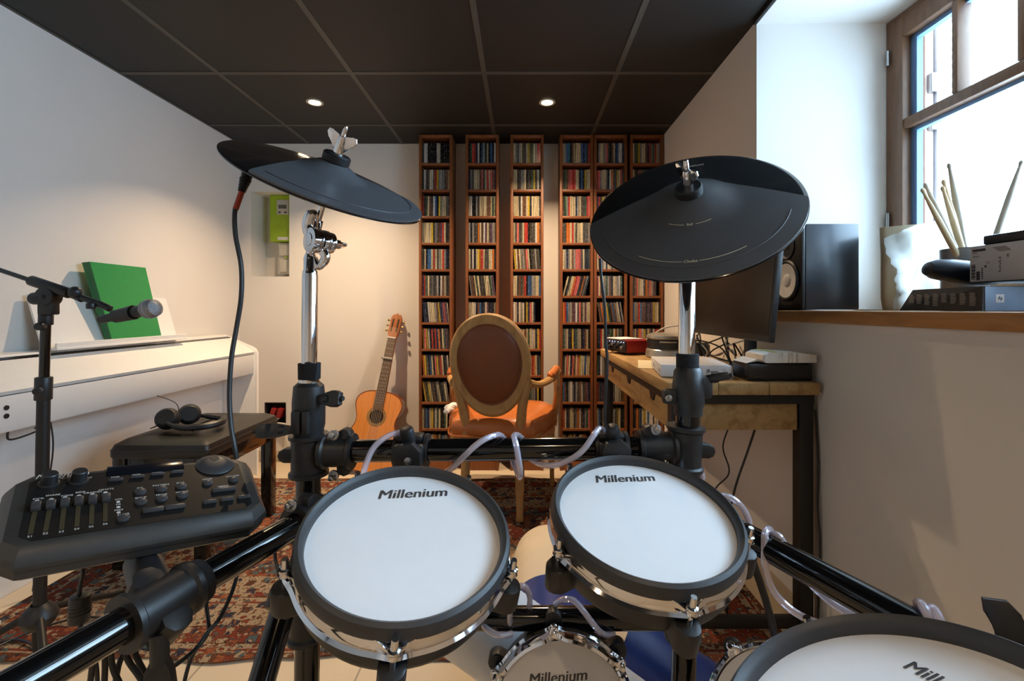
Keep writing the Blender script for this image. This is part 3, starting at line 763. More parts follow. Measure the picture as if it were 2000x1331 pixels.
b = MB(); b.box((-.078, -.06, .0585), (.035, .08, .0645), .002, m=am); tag(b.build('white_notepad', WHITEC), 'thin white pad lying on the red audio interface', 'notepad')
b = MB(); b.tube([at(1262, 664, 2.15), at(1300, 640, 2.1), at(1345, 638, 2.05), at(1352, 655, 2.0), at(1340, 672, 1.98), at(1352, 690, 1.95)], .004); tag(b.build('white_cable', WIRE), 'white cable arching over the silver round player', 'cable')
SILV = mat('silver_plastic', (178, 174, 166), .3, .6)
pc = Vector((.655, 2.06, DZ)); t = thing('cd_player', 'round silver and black CD player on the desk behind the chrome tube', 'CD player', pc)
pm = Matrix.Translation(pc)
MB().lathe([(0, 0), (.098, 0), (.102, .006), (.098, .035), (.09, .042), (0, .042)], pm).build('base', SILV, t)
MB().lathe([(.088, .040), (.094, .044), (.094, .082), (.088, .086), (0, .086)], pm).build('body', BLACKP, t)
MB().lathe([(.094, .083), (.098, .088), (.096, .098), (.080, .106), (.03, .110), (0, .110)], pm).build('lid', SILV, t)
MB().box((-.05, -.0985, .070), (.02, -.092, .076), .001, m=pm @ Matrix.Rotation(R(-10), 4, 'Z')).build('trim_strip', SILV, t)
b = MB()
b.lathe([(0, .0), (.045, 0), (.048, .01), (.048, .065), (.040, .075), (0, .075)], Matrix.Translation((.735, 1.93, DZ)));
tag(b.build('desk_speaker', BLACKP), 'small black round desk speaker behind the chrome tube under the monitor', 'speaker')
# tangle of cables behind the monitor stand
rn = random.Random(5)
for k in range(7):
    y0 = 1.86 + rn.uniform(-.05, .12); x0 = .70 + .02 * k
    P = [Vector((x0, y0, DZ + .006))]
    for q in range(4): P.append(Vector((min(.85, x0 + rn.uniform(-.05, .08)), y0 - .03 * q + rn.uniform(-.05, .05), DZ + .02 + rn.uniform(0, .10))))
    P.append(Vector((.80 + rn.uniform(-.04, .04), 1.72, DZ + .004)))
    lightc = k % 2
    tag(MB().tube(P, .003, 8).build('desk_cable', WIRE if lightc else BLACKP), ('pale' if lightc else 'black') + ' thin cable in the tangle below the black monitor', 'cable', 'tangled cables under the monitor')
b = MB(); m = Matrix.Translation((.54, 1.78, DZ + .0006)) @ Matrix.Rotation(R(-14), 4, 'Z'); b.box((-.09, -.14, 0), (.10, .13, .0012), m=m)
tag(b.build('paper_sheet', mat('cream_paper', (226, 212, 176), .8)), 'cream sheet of paper partly under the white box on the desk', 'paper')
# white boxed product
bm_ = Matrix.Translation((.575, 1.53, DZ + .0008)) @ Matrix.Rotation(R(-9), 4, 'Z')
c4 = [(at(1283, 720, 1.80)), ]
t = thing('white_box', 'flat white cardboard box with small print on the desk front', 'box', bm_)
MB().box((-.125, -.105, .002), (.085, .150, .040), .002, m=bm_).build('carton', WHITEC, t)
INKG = mat('grey_print', (120, 120, 124), .6)
b = MB(); fm = bm_ @ Matrix.Translation((0, -.1051, .02)) @ Matrix.Rotation(R(90), 4, 'X')
for k, (x, w, h) in enumerate(((-.03, .02, .010), (-.005, .012, .010), (.014, .008, .010), (.036, .026, .006))):
    for q in range(3): b.box((x - w / 2, -h / 2 + q * h / 3, 0), (x + w / 2 - q * .002, -h / 2 + q * h / 3 + .0015, .0003), m=fm)
addtext(b, 'CE', .010, fm @ Matrix.Translation((.062, .006, 0))); b.box((.012, -.002, 0), (.021, .008, .0004), m=fm)
b.build('printing', INKG, t)
b = MB(); fm = bm_ @ Matrix.Translation((-.1251, 0, .02)) @ Matrix.Rotation(R(-90), 4, 'Z') @ Matrix.Rotation(R(90), 4, 'X')
for x in (-.07, .07):
    for q in range(2): b.box((x - .02, -.006 + q * .006, 0), (x + .02 - q * .01, -.003 + q * .006, .0003), m=fm)
b.build('printing', INKG, t)
# monitor
mm = Matrix.Translation((.693, 1.60, .905)) @ Matrix.Rotation(R(-90), 4, 'Z') @ Matrix.Rotation(R(-5.5), 4, 'X')
# local: x along the screen (towards the viewer = +x), -y faces the desk chair, z up
t = thing('computer_monitor', 'large black computer monitor facing left on the desk', 'monitor', (.76, 1.585, DZ))
MB().box((-.305, 0, 0), (.305, .018, .365), .004, m=mm).build('housing', BLACKP, t)
MB().box((-.298, -.0015, .018), (.298, .001, .358), .001, m=mm).build('screen', mat('dark_screen', (17, 16, 15), .35), t)
MB().box((-.12, .018, .08), (.12, .045, .26), .01, m=mm).build('rear_hump', BLACKP, t)
b = MB(); b.cyl((.785, 1.585, DZ + .008), (.785, 1.585, 1.09), .020); b.build('stand_pole', BLACKP, t)
MB().box((.66, 1.47, DZ), (.862, 1.70, DZ + .010), .004).build('stand_base', BLACKP, t)
# black box with a newspaper
b = MB(); b.box((.668, 1.365, DZ + .001), (.862, 1.466, DZ + .054), .006); kb = b.build('black_box', mat('black_laminate', (30, 29, 29), .25, var=.1))
tag(kb, 'low black box on the desk corner under a folded newspaper', 'box')
NEWS = mat('newsprint', (206, 200, 190), .85, var=.08, vscale=40)
def newsmat():
    m = bpy.data.materials.new('newspaper_print'); m.use_nodes = True; nt = m.node_tree; N = nt.nodes; L = nt.links; bb = N['Principled BSDF']
    tc = N.new('ShaderNodeTexCoord'); sp = N.new('ShaderNodeSeparateXYZ'); L.new(tc.outputs['Object'], sp.inputs[0])
    nz = N.new('ShaderNodeTexNoise'); nz.inputs['Scale'].default_value = 1; mp = N.new('ShaderNodeMapping'); mp.inputs['Scale'].default_value = (130, 6, 6); L.new(tc.outputs['Object'], mp.inputs[0]); L.new(mp.outputs[0], nz.inputs['Vector'])
    r = ramp(nt, [(.3, (224, 218, 206)), (.55, (220, 212, 198)), (.66, (176, 156, 136)), (.8, (214, 204, 190))]); L.new(nz.outputs['Fac'], r.inputs[0]); L.new(r.outputs[0], bb.inputs['Base Color']); bb.inputs['Roughness'].default_value = .85
    return m
NEWSM = newsmat()
t = thing('folded_newspaper', 'folded newspaper with an olive stripe lying on the low black box', 'newspaper', (.78, 1.40, DZ + .056))
b = MB(); sec = [(-.002, .0), (-.006, .008), (-.002, .022), (.012, .030), (.035, .031), (.05, .028)]
prof = [(0, .002), (-.012, .010), (-.010, .024), (.010, .033), (.05, .033), (.11, .030), (.148, .026), (.148, .003)]
b.loft([[Vector((.715 + px_, y, DZ + .0545 + pz)) for px_, pz in prof] for y in (1.350, 1.40, 1.455)]); b.build('roll', NEWSM, t)
b = MB(); b.loft([[Vector((.662 + px_, y, DZ + .0548 + pz)) for px_, pz in ((0, 0), (.03, .012), (.06, .008), (.06, .004), (.03, .006), (0, -.0))] for y in (1.36, 1.40, 1.45)]); b.build('inner_pages', NEWS, t)
b = MB(); b.loft([[Vector((.715 + px_, y, DZ + .0552 + pz)) for px_, pz in ((.018, .0335), (.032, .0340), (.032, .0325), (.018, .0325))] for y in (1.3495, 1.456)]); b.build('stripe', mat('olive_ink', (170, 158, 70), .8), t)
# cables under and beside the desk
for k, pts in enumerate((((.66, 1.46, .638), (.64, 1.47, .56), (.655, 1.46, .48), (.61, 1.48, .40), (.60, 1.5, .2), (.62, 1.5, .02)), ((.72, 1.42, .638), (.70, 1.43, .56), (.66, 1.44, .42), (.64, 1.45, .25), (.65, 1.46, .02)))):
    tag(MB().tube(pts, .0025 if k == 0 else .0035, 8).build('power_cable', BLACKP), ('thin crooked' if k == 0 else 'thicker straight') + ' black cable hanging below the desk apron', 'cable', 'cables hanging below the desk')
tag(MB().tube([(.872, 1.37, .70), (.874, 1.36, .55), (.870, 1.355, .42), (.874, 1.352, .30), (.87, 1.355, .09)], .003, 8).build('power_cable', BLACKP), 'black cable running down beside the near right desk leg', 'cable')
t = thing('power_strip', 'white plug block on the rug under the desk', 'power strip', (.70, 1.72, .01))
MB().box((.67, 1.60, .012), (.73, 1.80, .055), .006).build('body', WHITEC, t)
MB().box((.685, 1.62, .055), (.715, 1.66, .09), .005).build('plug', BLACKP, t)

# ================================================================== piano, folder, bench, headphones, microphone
t = thing('digital_piano', 'white slim digital piano along the left wall', 'piano', (-1.72, 2.1, 0))
PY0, PY1 = 1.40, 2.80
def yprism(mb, prof, y0, y1, bev=0):       # profile in (x, z), extruded along y
    return mb.prism(prof, y0, y1, Matrix(((1, 0, 0, 0), (0, 0, 1, 0), (0, 1, 0, 0), (0, 0, 0, 1))), bev)
for y0 in (PY0 - .02, PY1 - .022):
    b = MB(); yprism(b, [(-1.835, 0), (-1.600, 0), (-1.600, .735), (-1.612, .760), (-1.640, .775), (-1.80, .845), (-1.835, .845)], y0, y0 + .022, .003); b.build('side_panel', WHITEP, t)
b = MB(); yprism(b, [(-1.83, .62), (-1.622, .612), (-1.618, .618), (-1.618, .727), (-1.83, .72)], PY0 + .002, PY1 - .022); b.build('key_bed', WHITEP, t)
b = MB(); yprism(b, [(-1.618, .730), (-1.612, .742), (-1.625, .752), (-1.755, .828), (-1.76, .815), (-1.64, .735)], PY0 + .003, PY1 - .024); b.build('key_cover', WHITEP, t)
b = MB(); yprism(b, [(-1.835, .70), (-1.768, .70), (-1.768, .832), (-1.775, .842), (-1.835, .846)], PY0 + .003, PY1 - .024); b.build('top_panel', WHITEP, t)
b = MB(); yprism(b, [(-1.768, .80), (-1.752, .80), (-1.752, .8285), (-1.768, .8350)], PY0 + .004, PY1 - .03); b.build('lid_gap', GLOSSB, t)
b = MB(); yprism(b, [(-1.835, 0), (-1.800, 0), (-1.800, .30), (-1.835, .30)], PY0 + .003, PY1 - .024); b.build('lower_panel', WHITEP, t)
b = MB(); yprism(b, [(-1.835, .304), (-1.806, .304), (-1.806, .62), (-1.835, .62)], PY0 + .003, PY1 - .024); b.build('back_panel', WHITEP, t)
b = MB(); b.cyl((-1.620, 1.445, .690), (-1.6165, 1.445, .690), .008, seg=16); jp = b.build('headphone_jack', BLACKP, t)
b = MB(); b.cyl((-1.620, 1.445, .664), (-1.6165, 1.445, .664), .008, seg=16); b.build('headphone_jack', BLACKP, t)
b = MB(); b.tube([(-1.64, 1.47, .612), (-1.64, 1.47, .585), (-1.64, 1.50, .580), (-1.64, 1.56, .588), (-1.64, 1.575, .600), (-1.64, 1.565, .606), (-1.64, 1.55, .598)], .003, 8); b.build('headphone_hook', BLACKM, t)
b = MB(); b.box((-1.775, 1.70, .8465), (-1.715, 2.36, .856), .002); yprism(b, [(-1.728, .856), (-1.718, .856), (-1.716, .872), (-1.722, .874)], 1.70, 2.36)
yprism(b, [(-1.775, .856), (-1.768, .856), (-1.826, 1.055), (-1.833, 1.052)], 1.70, 2.36)
b.build('music_rest', WHITEP, t)
b = MB(); yprism(b, [(-1.800, .0), (-1.640, .0), (-1.640, .02), (-1.80, .035)], 1.40, 1.45); b.build('foot', WHITEP, t)
tag(MB().tube([(-1.66, 1.62, .613), (-1.66, 1.63, .5), (-1.68, 1.62, .3), (-1.70, 1.60, .02)], .0025, 8).build('piano_cable', BLACKP), 'thin black cable hanging below the white piano', 'cable')

t = thing('ring_binder', 'bright green folder standing on the piano music rest', 'folder', (-1.75, 2.08, .857))
fm = Matrix.Translation((-1.745, 1.945, .8575))
# local (along wall = y), leaning front cover, spine on its near edge, rear cover more upright
def cover(mb, x0, x1, y0, y1, h, lean0, lean1, th):
    mb.quads([fm @ Vector(p) for p in ((x0, y0, .0), (x1, y1, .0), (x1 + lean1, y1 - .03, h), (x0 + lean0, y0 - .045, h),
                                        (x0 - th, y0, 0), (x1 - th, y1, 0), (x1 + lean1 - th, y1 - .03, h), (x0 + lean0 - th, y0 - .045, h))],
             [(0, 1, 2, 3), (7, 6, 5, 4), (0, 4, 5, 1), (1, 5, 6, 2), (2, 6, 7, 3), (3, 7, 4, 0)])
b = MB(); cover(b, .018, .018, .0, .265, .338, -.055, -.055, .003); b.build('front_cover', GREEN, t)
b = MB(); cover(b, -.008, -.008, .002, .263, .335, -.063, -.063, .003); b.build('rear_cover', GREEN, t)
b = MB(); b.quads([fm @ Vector(p) for p in ((.018, .0, 0), (-.008, .002, 0), (-.071, -.043, .335), (-.037, -.045, .338), (.016, .004, 0), (-.008, .006, 0), (-.071, -.039, .335), (-.038, -.041, .338))],
                  [(0, 1, 2, 3), (7, 6, 5, 4), (0, 4, 5, 1), (1, 5, 6, 2), (2, 6, 7, 3), (3, 7, 4, 0)]); b.build('spine', mat('green_folder_shaded', (24, 96, 54), .4), t)  # same green as the covers, with the shade on the spine painted in

t = thing('piano_bench', 'black leather topped piano bench before the white piano', 'bench', (-1.385, 2.0, 0))
BX0, BX1, BY0, BY1 = -1.565, -1.195, 1.745, 2.255
b = MB(); secs = []
def rrect(x0, x1, y0, y1, r, z, n=5):
    P = []
    for cx, cy, a in ((x1 - r, y1 - r, 0), (x0 + r, y1 - r, 90), (x0 + r, y0 + r, 180), (x1 - r, y0 + r, 270)):
        for k in range(n + 1): P.append(Vector((cx + r * math.cos(R(a + 90 * k / n)), cy + r * math.sin(R(a + 90 * k / n)), z)))
    return P
for ins, z in ((0, .432), (-.004, .440), (-.004, .462), (.004, .482), (.03, .498), (.09, .506), (.17, .508)): secs.append(rrect(BX0 + ins, BX1 - ins, BY0 + ins, BY1 - ins, .022, z))
b.loft(secs); se = b.build('seat', LEATHERB, t)
b = MB(); b.tube([p for p in rrect(BX0 - .003, BX1 + .003, BY0 - .003, BY1 + .003, .022, .462)], .003, 6, 1, True); b.build('piping', LEATHERB, se)
GB = mat('gloss_black_bench', (18, 16, 15), .15, coat=.4)
b = MB(); b.box((BX0 + .012, BY0 + .012, .365), (BX1 - .012, BY0 + .032, .432), .002).box((BX0 + .012, BY1 - .032, .365), (BX1 - .012, BY1 - .012, .432), .002).box((BX0 + .012, BY0 + .032, .365), (BX0 + .032, BY1 - .032, .432), .002).box((BX1 - .032, BY0 + .032, .365), (BX1 - .012, BY1 - .032, .432), .002); b.build('apron', GB, t)
for x in (BX0 + .006, BX1 - .054):
    for y in (BY0 + .006, BY1 - .054): MB().box((x, y, .0), (x + .048, y + .048, .432), .002).build('leg', GB, t)
hp = Matrix.Translation((-1.35, 1.90, .508))
t = thing('headphones', 'black over-ear headphones lying on the piano bench', 'headphones', hp)
HPM = mat('headphone_black', (30, 31, 34), .45)
for s_, (cx, cy, ang) in enumerate(((-.085, -.035, 20), (-.055, .045, 35))):
    m = hp @ Matrix.Translation((cx, cy, .048)) @ Matrix.Rotation(R(ang), 4, 'Z') @ Matrix.Rotation(R(62 if s_ == 0 else 75), 4, 'X')
    ec = MB().lathe([(0, .03), (.030, .030), (.038, .022), (.042, .008), (.040, -.006), (.0, -.006)], m, 28).build('ear_cup', HPM, t)
    MB().lathe([(.020, -.006), (.038, -.006), (.042, -.014), (.036, -.024), (.022, -.022), (.018, -.012), (.020, -.006)], m, 28).build('ear_pad', LEATHERB, ec)
b = MB(); pts = [(-.085, -.05, .05), (-.06, -.065, .035), (0, -.075, .022), (.07, -.06, .022), (.105, -.01, .024), (.085, .05, .026), (.03, .075, .028), (-.03, .065, .04), (-.055, .055, .05)]
secs = []
cs = [Vector(p) for p in pts]
b.tube([hp @ p for p in cs], .009, 8, 5, radii=[.006, .008, .012, .014, .014, .014, .012, .008, .006]); b.build('headband', HPM, t)
tag(MB().tube([hp @ Vector(p) for p in ((-.10, -.06, .03), (-.16, -.03, .006), (-.165, .05, .006), (-.165, .12, .012), (-.15, .10, .08))] + [(-1.60, 2.02, .62)], .0018, 6).build('headphone_cable', BLACKP), 'thin headphone cable looping off the bench towards the piano', 'cable')

MX, MY = -1.345, 1.29
t = thing('microphone_stand', 'black boom microphone stand before the white piano', 'microphone stand', (MX, MY, 0))
MB().cyl((MX - .008, MY, .05), (MX + .006, MY, .80), .0145).build('lower_tube', BLACKM, t)
MB().cyl((MX + .006, MY, .78), (MX + .012, MY, .99), .0115).build('upper_tube', GLOSSB, t)
b = MB(); b.cyl((MX + .004, MY, .745), (MX + .006, MY, .81), .019, bev=.003); b.cyl((MX + .005, MY - .01, .775), (MX + .024, MY - .035, .775), .011, seg=14, bev=.003); b.build('height_clutch', BLACKP, t)
b = MB(); b.cyl((MX + .011, MY, .955), (MX + .012, MY, .995), .016, bev=.003); b.cyl((MX + .014, MY - .01, .952), (MX + .02, MY - .03, .952), .011, seg=14, bev=.003); b.build('upper_collar', BLACKP, t)
pv = at(95, 580, 1.28)
b = MB(); b.cyl(pv + Vector((0, .016, 0)), pv + Vector((0, -.016, 0)), .026, seg=24, bev=.003); b.box(pv + Vector((-.02, -.013, -.05)), pv + Vector((.02, .013, 0)), .004); b.cyl(pv + Vector((-.045, .0, -.005)), pv + Vector((-.01, 0, -.005)), .017, seg=16, bev=.004)
b.ball(pv + Vector((0, -.017, 0)), .005, seg=10); b.build('boom_joint', BLACKP, t)
p0, p1, p2 = at(60, 548, 1.28), at(137, 574, 1.28), at(152, 576, 1.27)
MB().cyl(p0, p1, .0145, bev=.003).build('boom_sleeve', BLACKP, t)
MB().cyl(p1 + (p0 - p1) * 4.5, p1, .0065, seg=14).build('boom_rod', GLOSSB, t)
b = MB(); b.ball(at(147, 571, 1.265), .016, seg=18); b.cyl(p1, at(160, 584, 1.27), .010, seg=14); b.build('swivel_knob', BLACKP, t)
b = MB(); b.cyl(at(160, 582, 1.27), at(192, 593, 1.27), .008, seg=16); b.cyl(at(178, 592, 1.262), at(178, 604, 1.262), .011, seg=14, bev=.003); b.build('boom_tip', BLACKP, t)
b = MB(); b.cyl(at(190, 592, 1.27), at(216, 604, 1.27), .009, seg=14, bev=.002); b.build('clip_joint', BLACKP, t)
lh = Vector((MX - .008, MY, .14))
b = MB(); b.lathe([(.016, -.035), (.035, -.02), (.042, .0), (.034, .02), (.018, .035), (.016, -.035)], Matrix.Translation(lh), 24); b.build('leg_hub', BLACKP, t)
for a in (-40, 95, 215):
    d = Vector((math.cos(R(a)), math.sin(R(a)), 0))
    MB().cyl(lh + d * .02 + Vector((0, 0, .01)), lh + d * .30 + Vector((0, 0, -.118)), .009, seg=12).build('leg', BLACKM, t)
a_, z_ = at(196, 625, 1.265), at(296, 603, 1.245)
dv = (z_ - a_).normalized(); mmx = frame(a_, dv, (0, 0, 1))
t = thing('microphone', 'black handheld vocal microphone with grey mesh grille in the boom clip', 'microphone', a_)
L_ = (z_ - a_).length
MB().lathe([(0, 0), (.010, 0), (.0115, .003), (.0115, .03), (.0118, .034), (.0165, L_ * .80), (.017, L_ * .82), (.0185, L_ * .86), (0, L_ * .86)], mmx, 28).build('body', BLACKP, t)
MESHM = mat('steel_mesh_grille', (150, 150, 152), .4, .8, var=.5, vscale=700, bump=.6, bscale=900)
MB().lathe([(.019, L_ * .86), (.0245, L_ * .90), (.0258, L_ * .95), (.0255, L_ * 1.0), (.022, L_ * 1.08), (.012, L_ * 1.125), (0, L_ * 1.135)], mmx, 28).build('grille', MESHM, t)
MB().lathe([(.0255, L_ * .955), (.0268, L_ * .957), (.0268, L_ * .985), (.0255, L_ * .987)], mmx, 28).build('grille_band', MESHM, t)
clip = MB().lathe([(.0150, L_ * .30), (.0178, L_ * .30), (.0198, L_ * .66), (.0170, L_ * .66), (.0150, L_ * .30)], mmx, 24, 0, 2 * PI)
tag(clip.build('microphone_clip', BLACKP), 'black clip sleeve gripping the vocal microphone', 'microphone clip')

# ================================================================== things on the window sill
t = thing('studio_speaker', 'black studio monitor loudspeaker on the oak sill facing into the room', 'speaker', (1.03, 1.62, SILL))
SX0, SX1, SY0, SY1, SZ1 = .933, 1.124, 1.536, 1.706, 1.285
SPKM = mat('black_vinyl_cabinet', (40, 47, 56), .32, var=.03, coat=.1, spec=.7)
MB().box((SX0 + .012, SY0, SILL + .003), (SX1, SY1, SZ1), .004).build('cabinet', SPKM, t)
MB().box((SX0, SY0 + .001, SILL + .004), (SX0 + .013, SY1 - .001, SZ1 - .001), .005).build('baffle', BLACKP, t)
fm = Matrix.Translation((SX0 - .0005, (SY0 + SY1) / 2, SILL + .105)) @ Matrix.Rotation(R(-90), 4, 'Y')
wf = MB().lathe([(.066, -.002), (.072, .004), (.066, .008), (.060, .006), (.060, -.002)], fm, 36).build('woofer_surround', BLACKP, t)
MB().lathe([(.060, .0065), (.040, .0035), (.024, .0012), (.022, .0035), (.012, .0065), (0, .0075)], fm, 36).build('cone', mat('white_speaker_cone', (244, 244, 246), .5), wf)
fm2 = Matrix.Translation((SX0 - .0005, (SY0 + SY1) / 2, SILL + .225)) @ Matrix.Rotation(R(-90), 4, 'Y')
MB().lathe([(.042, 0), (.044, .003), (.030, -.004), (.014, -.006), (.012, .0), (0, .003)], fm2, 30).build('tweeter', BLACKP, t)
tag(MB().tube([(1.124, 1.60, 1.005), (1.15, 1.58, .998), (1.20, 1.52, .998), (1.26, 1.48, .998), (1.33, 1.45, .998)], .0025, 8).build('speaker_cable', GREYW), 'thin pale cable lying on the sill beside the studio loudspeaker', 'cable')

def film_mat():
    m = bpy.data.materials.new('white_plastic_film'); m.use_nodes = True; nt = m.node_tree; N = nt.nodes; L = nt.links; p = N['Principled BSDF']
    p.inputs['Base Color'].default_value = (.84, .86, .86, 1); p.inputs['Roughness'].default_value = .35
    tr = N.new('ShaderNodeBsdfTranslucent'); tr.inputs[0].default_value = (.9, .93, .93, 1)
    nz = N.new('ShaderNodeTexNoise'); nz.inputs['Scale'].default_value = 25; tc = N.new('ShaderNodeTexCoord'); L.new(tc.outputs['Object'], nz.inputs['Vector'])
    bp = N.new('ShaderNodeBump'); bp.inputs['Strength'].default_value = .4; bp.inputs['Distance'].default_value = .004; L.new(nz.outputs['Fac'], bp.inputs['Height']); L.new(bp.outputs[0], p.inputs['Normal'])
    x = N.new('ShaderNodeMixShader'); x.inputs[0].default_value = .7; L.new(p.outputs[0], x.inputs[1]); L.new(tr.outputs[0], x.inputs[2]); L.new(x.outputs[0], N['Material Output'].inputs[0]); return m
FILMW = film_mat()
PAPER = mat('kraft_paper', (200, 186, 158), .85, var=.05, vscale=12, bump=.3, bscale=25)
t = thing('paper_bag', 'beige paper sack holding crumpled white plastic on the window sill', 'bag', (1.23, 1.47, SILL))
bm2 = Matrix.Translation((1.225, 1.44, SILL)) @ Matrix.Rotation(R(-38), 4, 'Z')
b = MB(); b.loft([rrect(-.080 - e, .012 + e, -.05 - e, .05 + e, .02, z) for z, e in ((.001, -.002), (.04, .003), (.10, .0), (.18, .003), (.262, .006))] + [rrect(-.083, .015, -.053, .053, .02, z) for z in (.262, .05)], cap=False); b.xform(bm2); b.build('sack', PAPER, t)
b = MB(); rn = random.Random(3); secs = []
outl = [(-.052, 0), (-.044, .03), (-.053, .08), (-.043, .13), (-.058, .17), (-.070, .205), (-.076, .222), (-.05, .236), (-.01, .248), (.03, .252), (.06, .245), (.085, .22), (.092, .15), (.088, .07), (.080, 0)]
nn = 14
V = []; FC = []
for j in range(nn + 1):
    u = j / nn
    for i in range(nn + 1):
        v = i / nn
        left = [(-.052), (-.044), (-.053), (-.043), (-.058), (-.070), (-.074)][min(6, int(v * 6.99))]
        right = .088
        x = left + (right - left) * u
        topz = .222 + .035 * math.sin(u * 2.4)
        V.append((x, -.064 - .022 * math.sin(u * PI) + rn.uniform(-.008, .008) + .012 * math.sin(u * 9 + v * 5), .002 + topz * v + rn.uniform(-.004, .004) * (0 < j < nn)))
for j in range(nn):
    for i in range(nn): FC.append((j * (nn + 1) + i, (j + 1) * (nn + 1) + i, (j + 1) * (nn + 1) + i + 1, j * (nn + 1) + i + 1))
b.quads([bm2 @ Vector(v) for v in V], FC)
b.build('plastic_wrap', FILMW, t, smooth=60)

# stick holder with six sticks
hc = Vector((1.175, 1.225, SILL))
t = thing('stick_holder', 'grey cup holding drumsticks behind the boxes on the sill', 'cup', hc)
b = MB(); b.lathe([(0, .001), (.045, .001), (.047, .004), (.050, .165), (.047, .165), (.044, .008), (0, .006)], Matrix.Translation(hc), 36); b.build('cup', mat('grey_metal_cup', (150, 146, 142), .4, .5), t)
b = MB()
for k in range(5): b.ball(hc + Vector((-.030 + .010 * (k % 3), -.042 + .004 * (k % 3), .10 - .018 * (k // 2))), .004, seg=8)
b.build('rivet', WHITEC, t)
HICK = wood('hickory_stick', (214, 188, 146), (196, 166, 122), .4, (8, 8, 1), 6, .6); MAPLE = wood('grey_stick', (176, 164, 146), (158, 146, 128), .4, (8, 8, 1), 6, .6)
STK = [((1800, 368), (1903, 520), HICK, 'pale thin drumstick leaning furthest left in the cup on the sill'), ((1806, 358), (1890, 490), MAPLE, 'second drumstick from the left in the sill cup, greyish'),
       ((1840, 364), (1895, 500), HICK, 'shorter yellowish drumstick standing behind another in the middle of the cup'), ((1842, 351), (1907, 500), HICK, 'yellowish drumstick in the middle of the sill cup'),
       ((1853, 319), (1922, 480), MAPLE, 'tall greyish drumstick leaning left with the highest tip in the cup'), ((1996, 313), (1935, 480), MAPLE, 'greyish drumstick leaning right, alone at the right of the cup')]
for k, (tp, bp_, m_, lb) in enumerate(STK):
    Y = 1.215 + .004 * k
    a = at(tp[0], tp[1], Y - .02); c_ = at(bp_[0], bp_[1], Y)
    d = (c_ - a).normalized()
    e_ = a + d * min(.40, (a.z - SILL - .012) / max(.2, -d.z))
    e_ = Vector((min(max(e_.x, hc.x - .037), hc.x + .037), hc.y + (.006 * k - .015), SILL + .015))
    fmx = frame(a, (e_ - a), (0, 1, 0)); LL = (e_ - a).length
    b = MB(); b.lathe([(0, 0), (.003, .0012), (.0047, .005), (.005, .009), (.0036, .014), (.0036, .018), (.0052, .05), (.0072, .10), (.0074, LL - .004), (.006, LL), (0, LL)], fmx, 14)
    tag(b.build('drumstick', m_), lb, 'drumstick', 'drumsticks in the cup on the sill')

# black box with small print and grey end face
t = thing('retail_box', 'long black box with small print and a steel blue end face on the sill', 'box', (1.08, 1.03, SILL))
KX, KY = .935, .935
# side faces -x slightly sloping, end faces the viewer
BLKC = mat('black_carton', (36, 30, 28), .45); BLUEC = mat('steel_blue_carton', (132, 156, 184), .4, .1)
b = MB()
b.quads([(KX - .002, KY, SILL + .001), (KX + .30, KY, SILL + .001), (KX + .30, KY + .20, SILL + .001), (KX - .002, KY + .205, SILL + .001),
         (KX, KY, SILL + .0515), (KX + .30, KY, SILL + .0515), (KX + .30, KY + .20, SILL + .0515), (KX + .014, KY + .185, SILL + .0515)],
        [(0, 3, 2, 1), (4, 5, 6, 7), (0, 1, 5, 4), (1, 2, 6, 5), (2, 3, 7, 6), (3, 0, 4, 7)])
b.build('carton', BLKC, t)
MB().box((KX + .003, KY - .0015, SILL + .002), (KX + .298, KY - .0002, SILL + .0505), .0004).build('end_panel', BLUEC, t)
MB().box((KX + .024, KY - .0022, SILL + .018), (KX + .041, KY - .0014, SILL + .035), .0003).build('logo_patch', WHITEC, t)
lm = Matrix.Translation((KX + .0325, KY - .0022, SILL + .0265)) @ Matrix.Rotation(R(90), 4, 'X') @ Matrix.Rotation(R(-38), 4, 'Z')
b = MB(); b.prism([(-.0005, -.0045), (-.004, -.0025), (-.004, .0035), (-.0005, .0015)], 0, .0003, lm @ Matrix.Rotation(R(0), 4, 'Z')); b.prism([(.0005, -.0015), (.004, -.0035), (.004, .0025), (.0005, .0045)], 0, .0003, lm)
b.build('logo', mat('slate_ink', (96, 108, 122), .5), t)
b = MB(); fm = Matrix.Translation((KX - .0012, KY + .1, SILL + .026)) @ Matrix.Rotation(R(-90), 4, 'Z') @ Matrix.Rotation(R(90), 4, 'X')
rn = random.Random(2)
for k in range(8):
    u = -.082 + k * .0215
    for q in range(11 - (k * 5) % 4):
        wq = .013 * (1 if q else .7) * rn.uniform(.8, 1)
        b.box((-u - .007, .012 - q * .0026, 0), (-u - .007 + wq, .0132 - q * .0026, .0022), m=fm)
b.build('printing', mat('pale_grey_print', (158, 156, 154), .6), t)
# white labelled box, tilted, with a black lid edge on top
wm_ = Matrix.Translation((1.032, 1.062, SILL + .0655)) @ Matrix.Rotation(R(-88), 4, 'Z') @ Matrix.Scale(1.12, 4)
t = thing('labelled_box', 'white labelled box with barcodes lying on the long black box', 'box', wm_)
LABW = mat('label_grey_white', (206, 202, 204), .6)
MB().box((0, 0, -.001), (.26, .14, .074), .0015, m=wm_).build('carton', BLKC, t)
MB().box((.001, -.0012, .001), (.259, .0, .073), .0004, m=wm_).build('label', LABW, t)
b = MB(); fm = wm_ @ Matrix.Translation((0, -.0013, 0)) @ Matrix.Rotation(R(90), 4, 'X')
def bx2(x0, y0, x1, y1): b.box((x0, y0, 0), (x1, y1, .0003), m=fm)
bx2(.006, .062, .032, .067); bx2(.006, .0585, .016, .0595)
for q in range(14): bx2(.004, .006 + q * .0022, .012, .0072 + q * .0022 + .0006 * (q % 3))
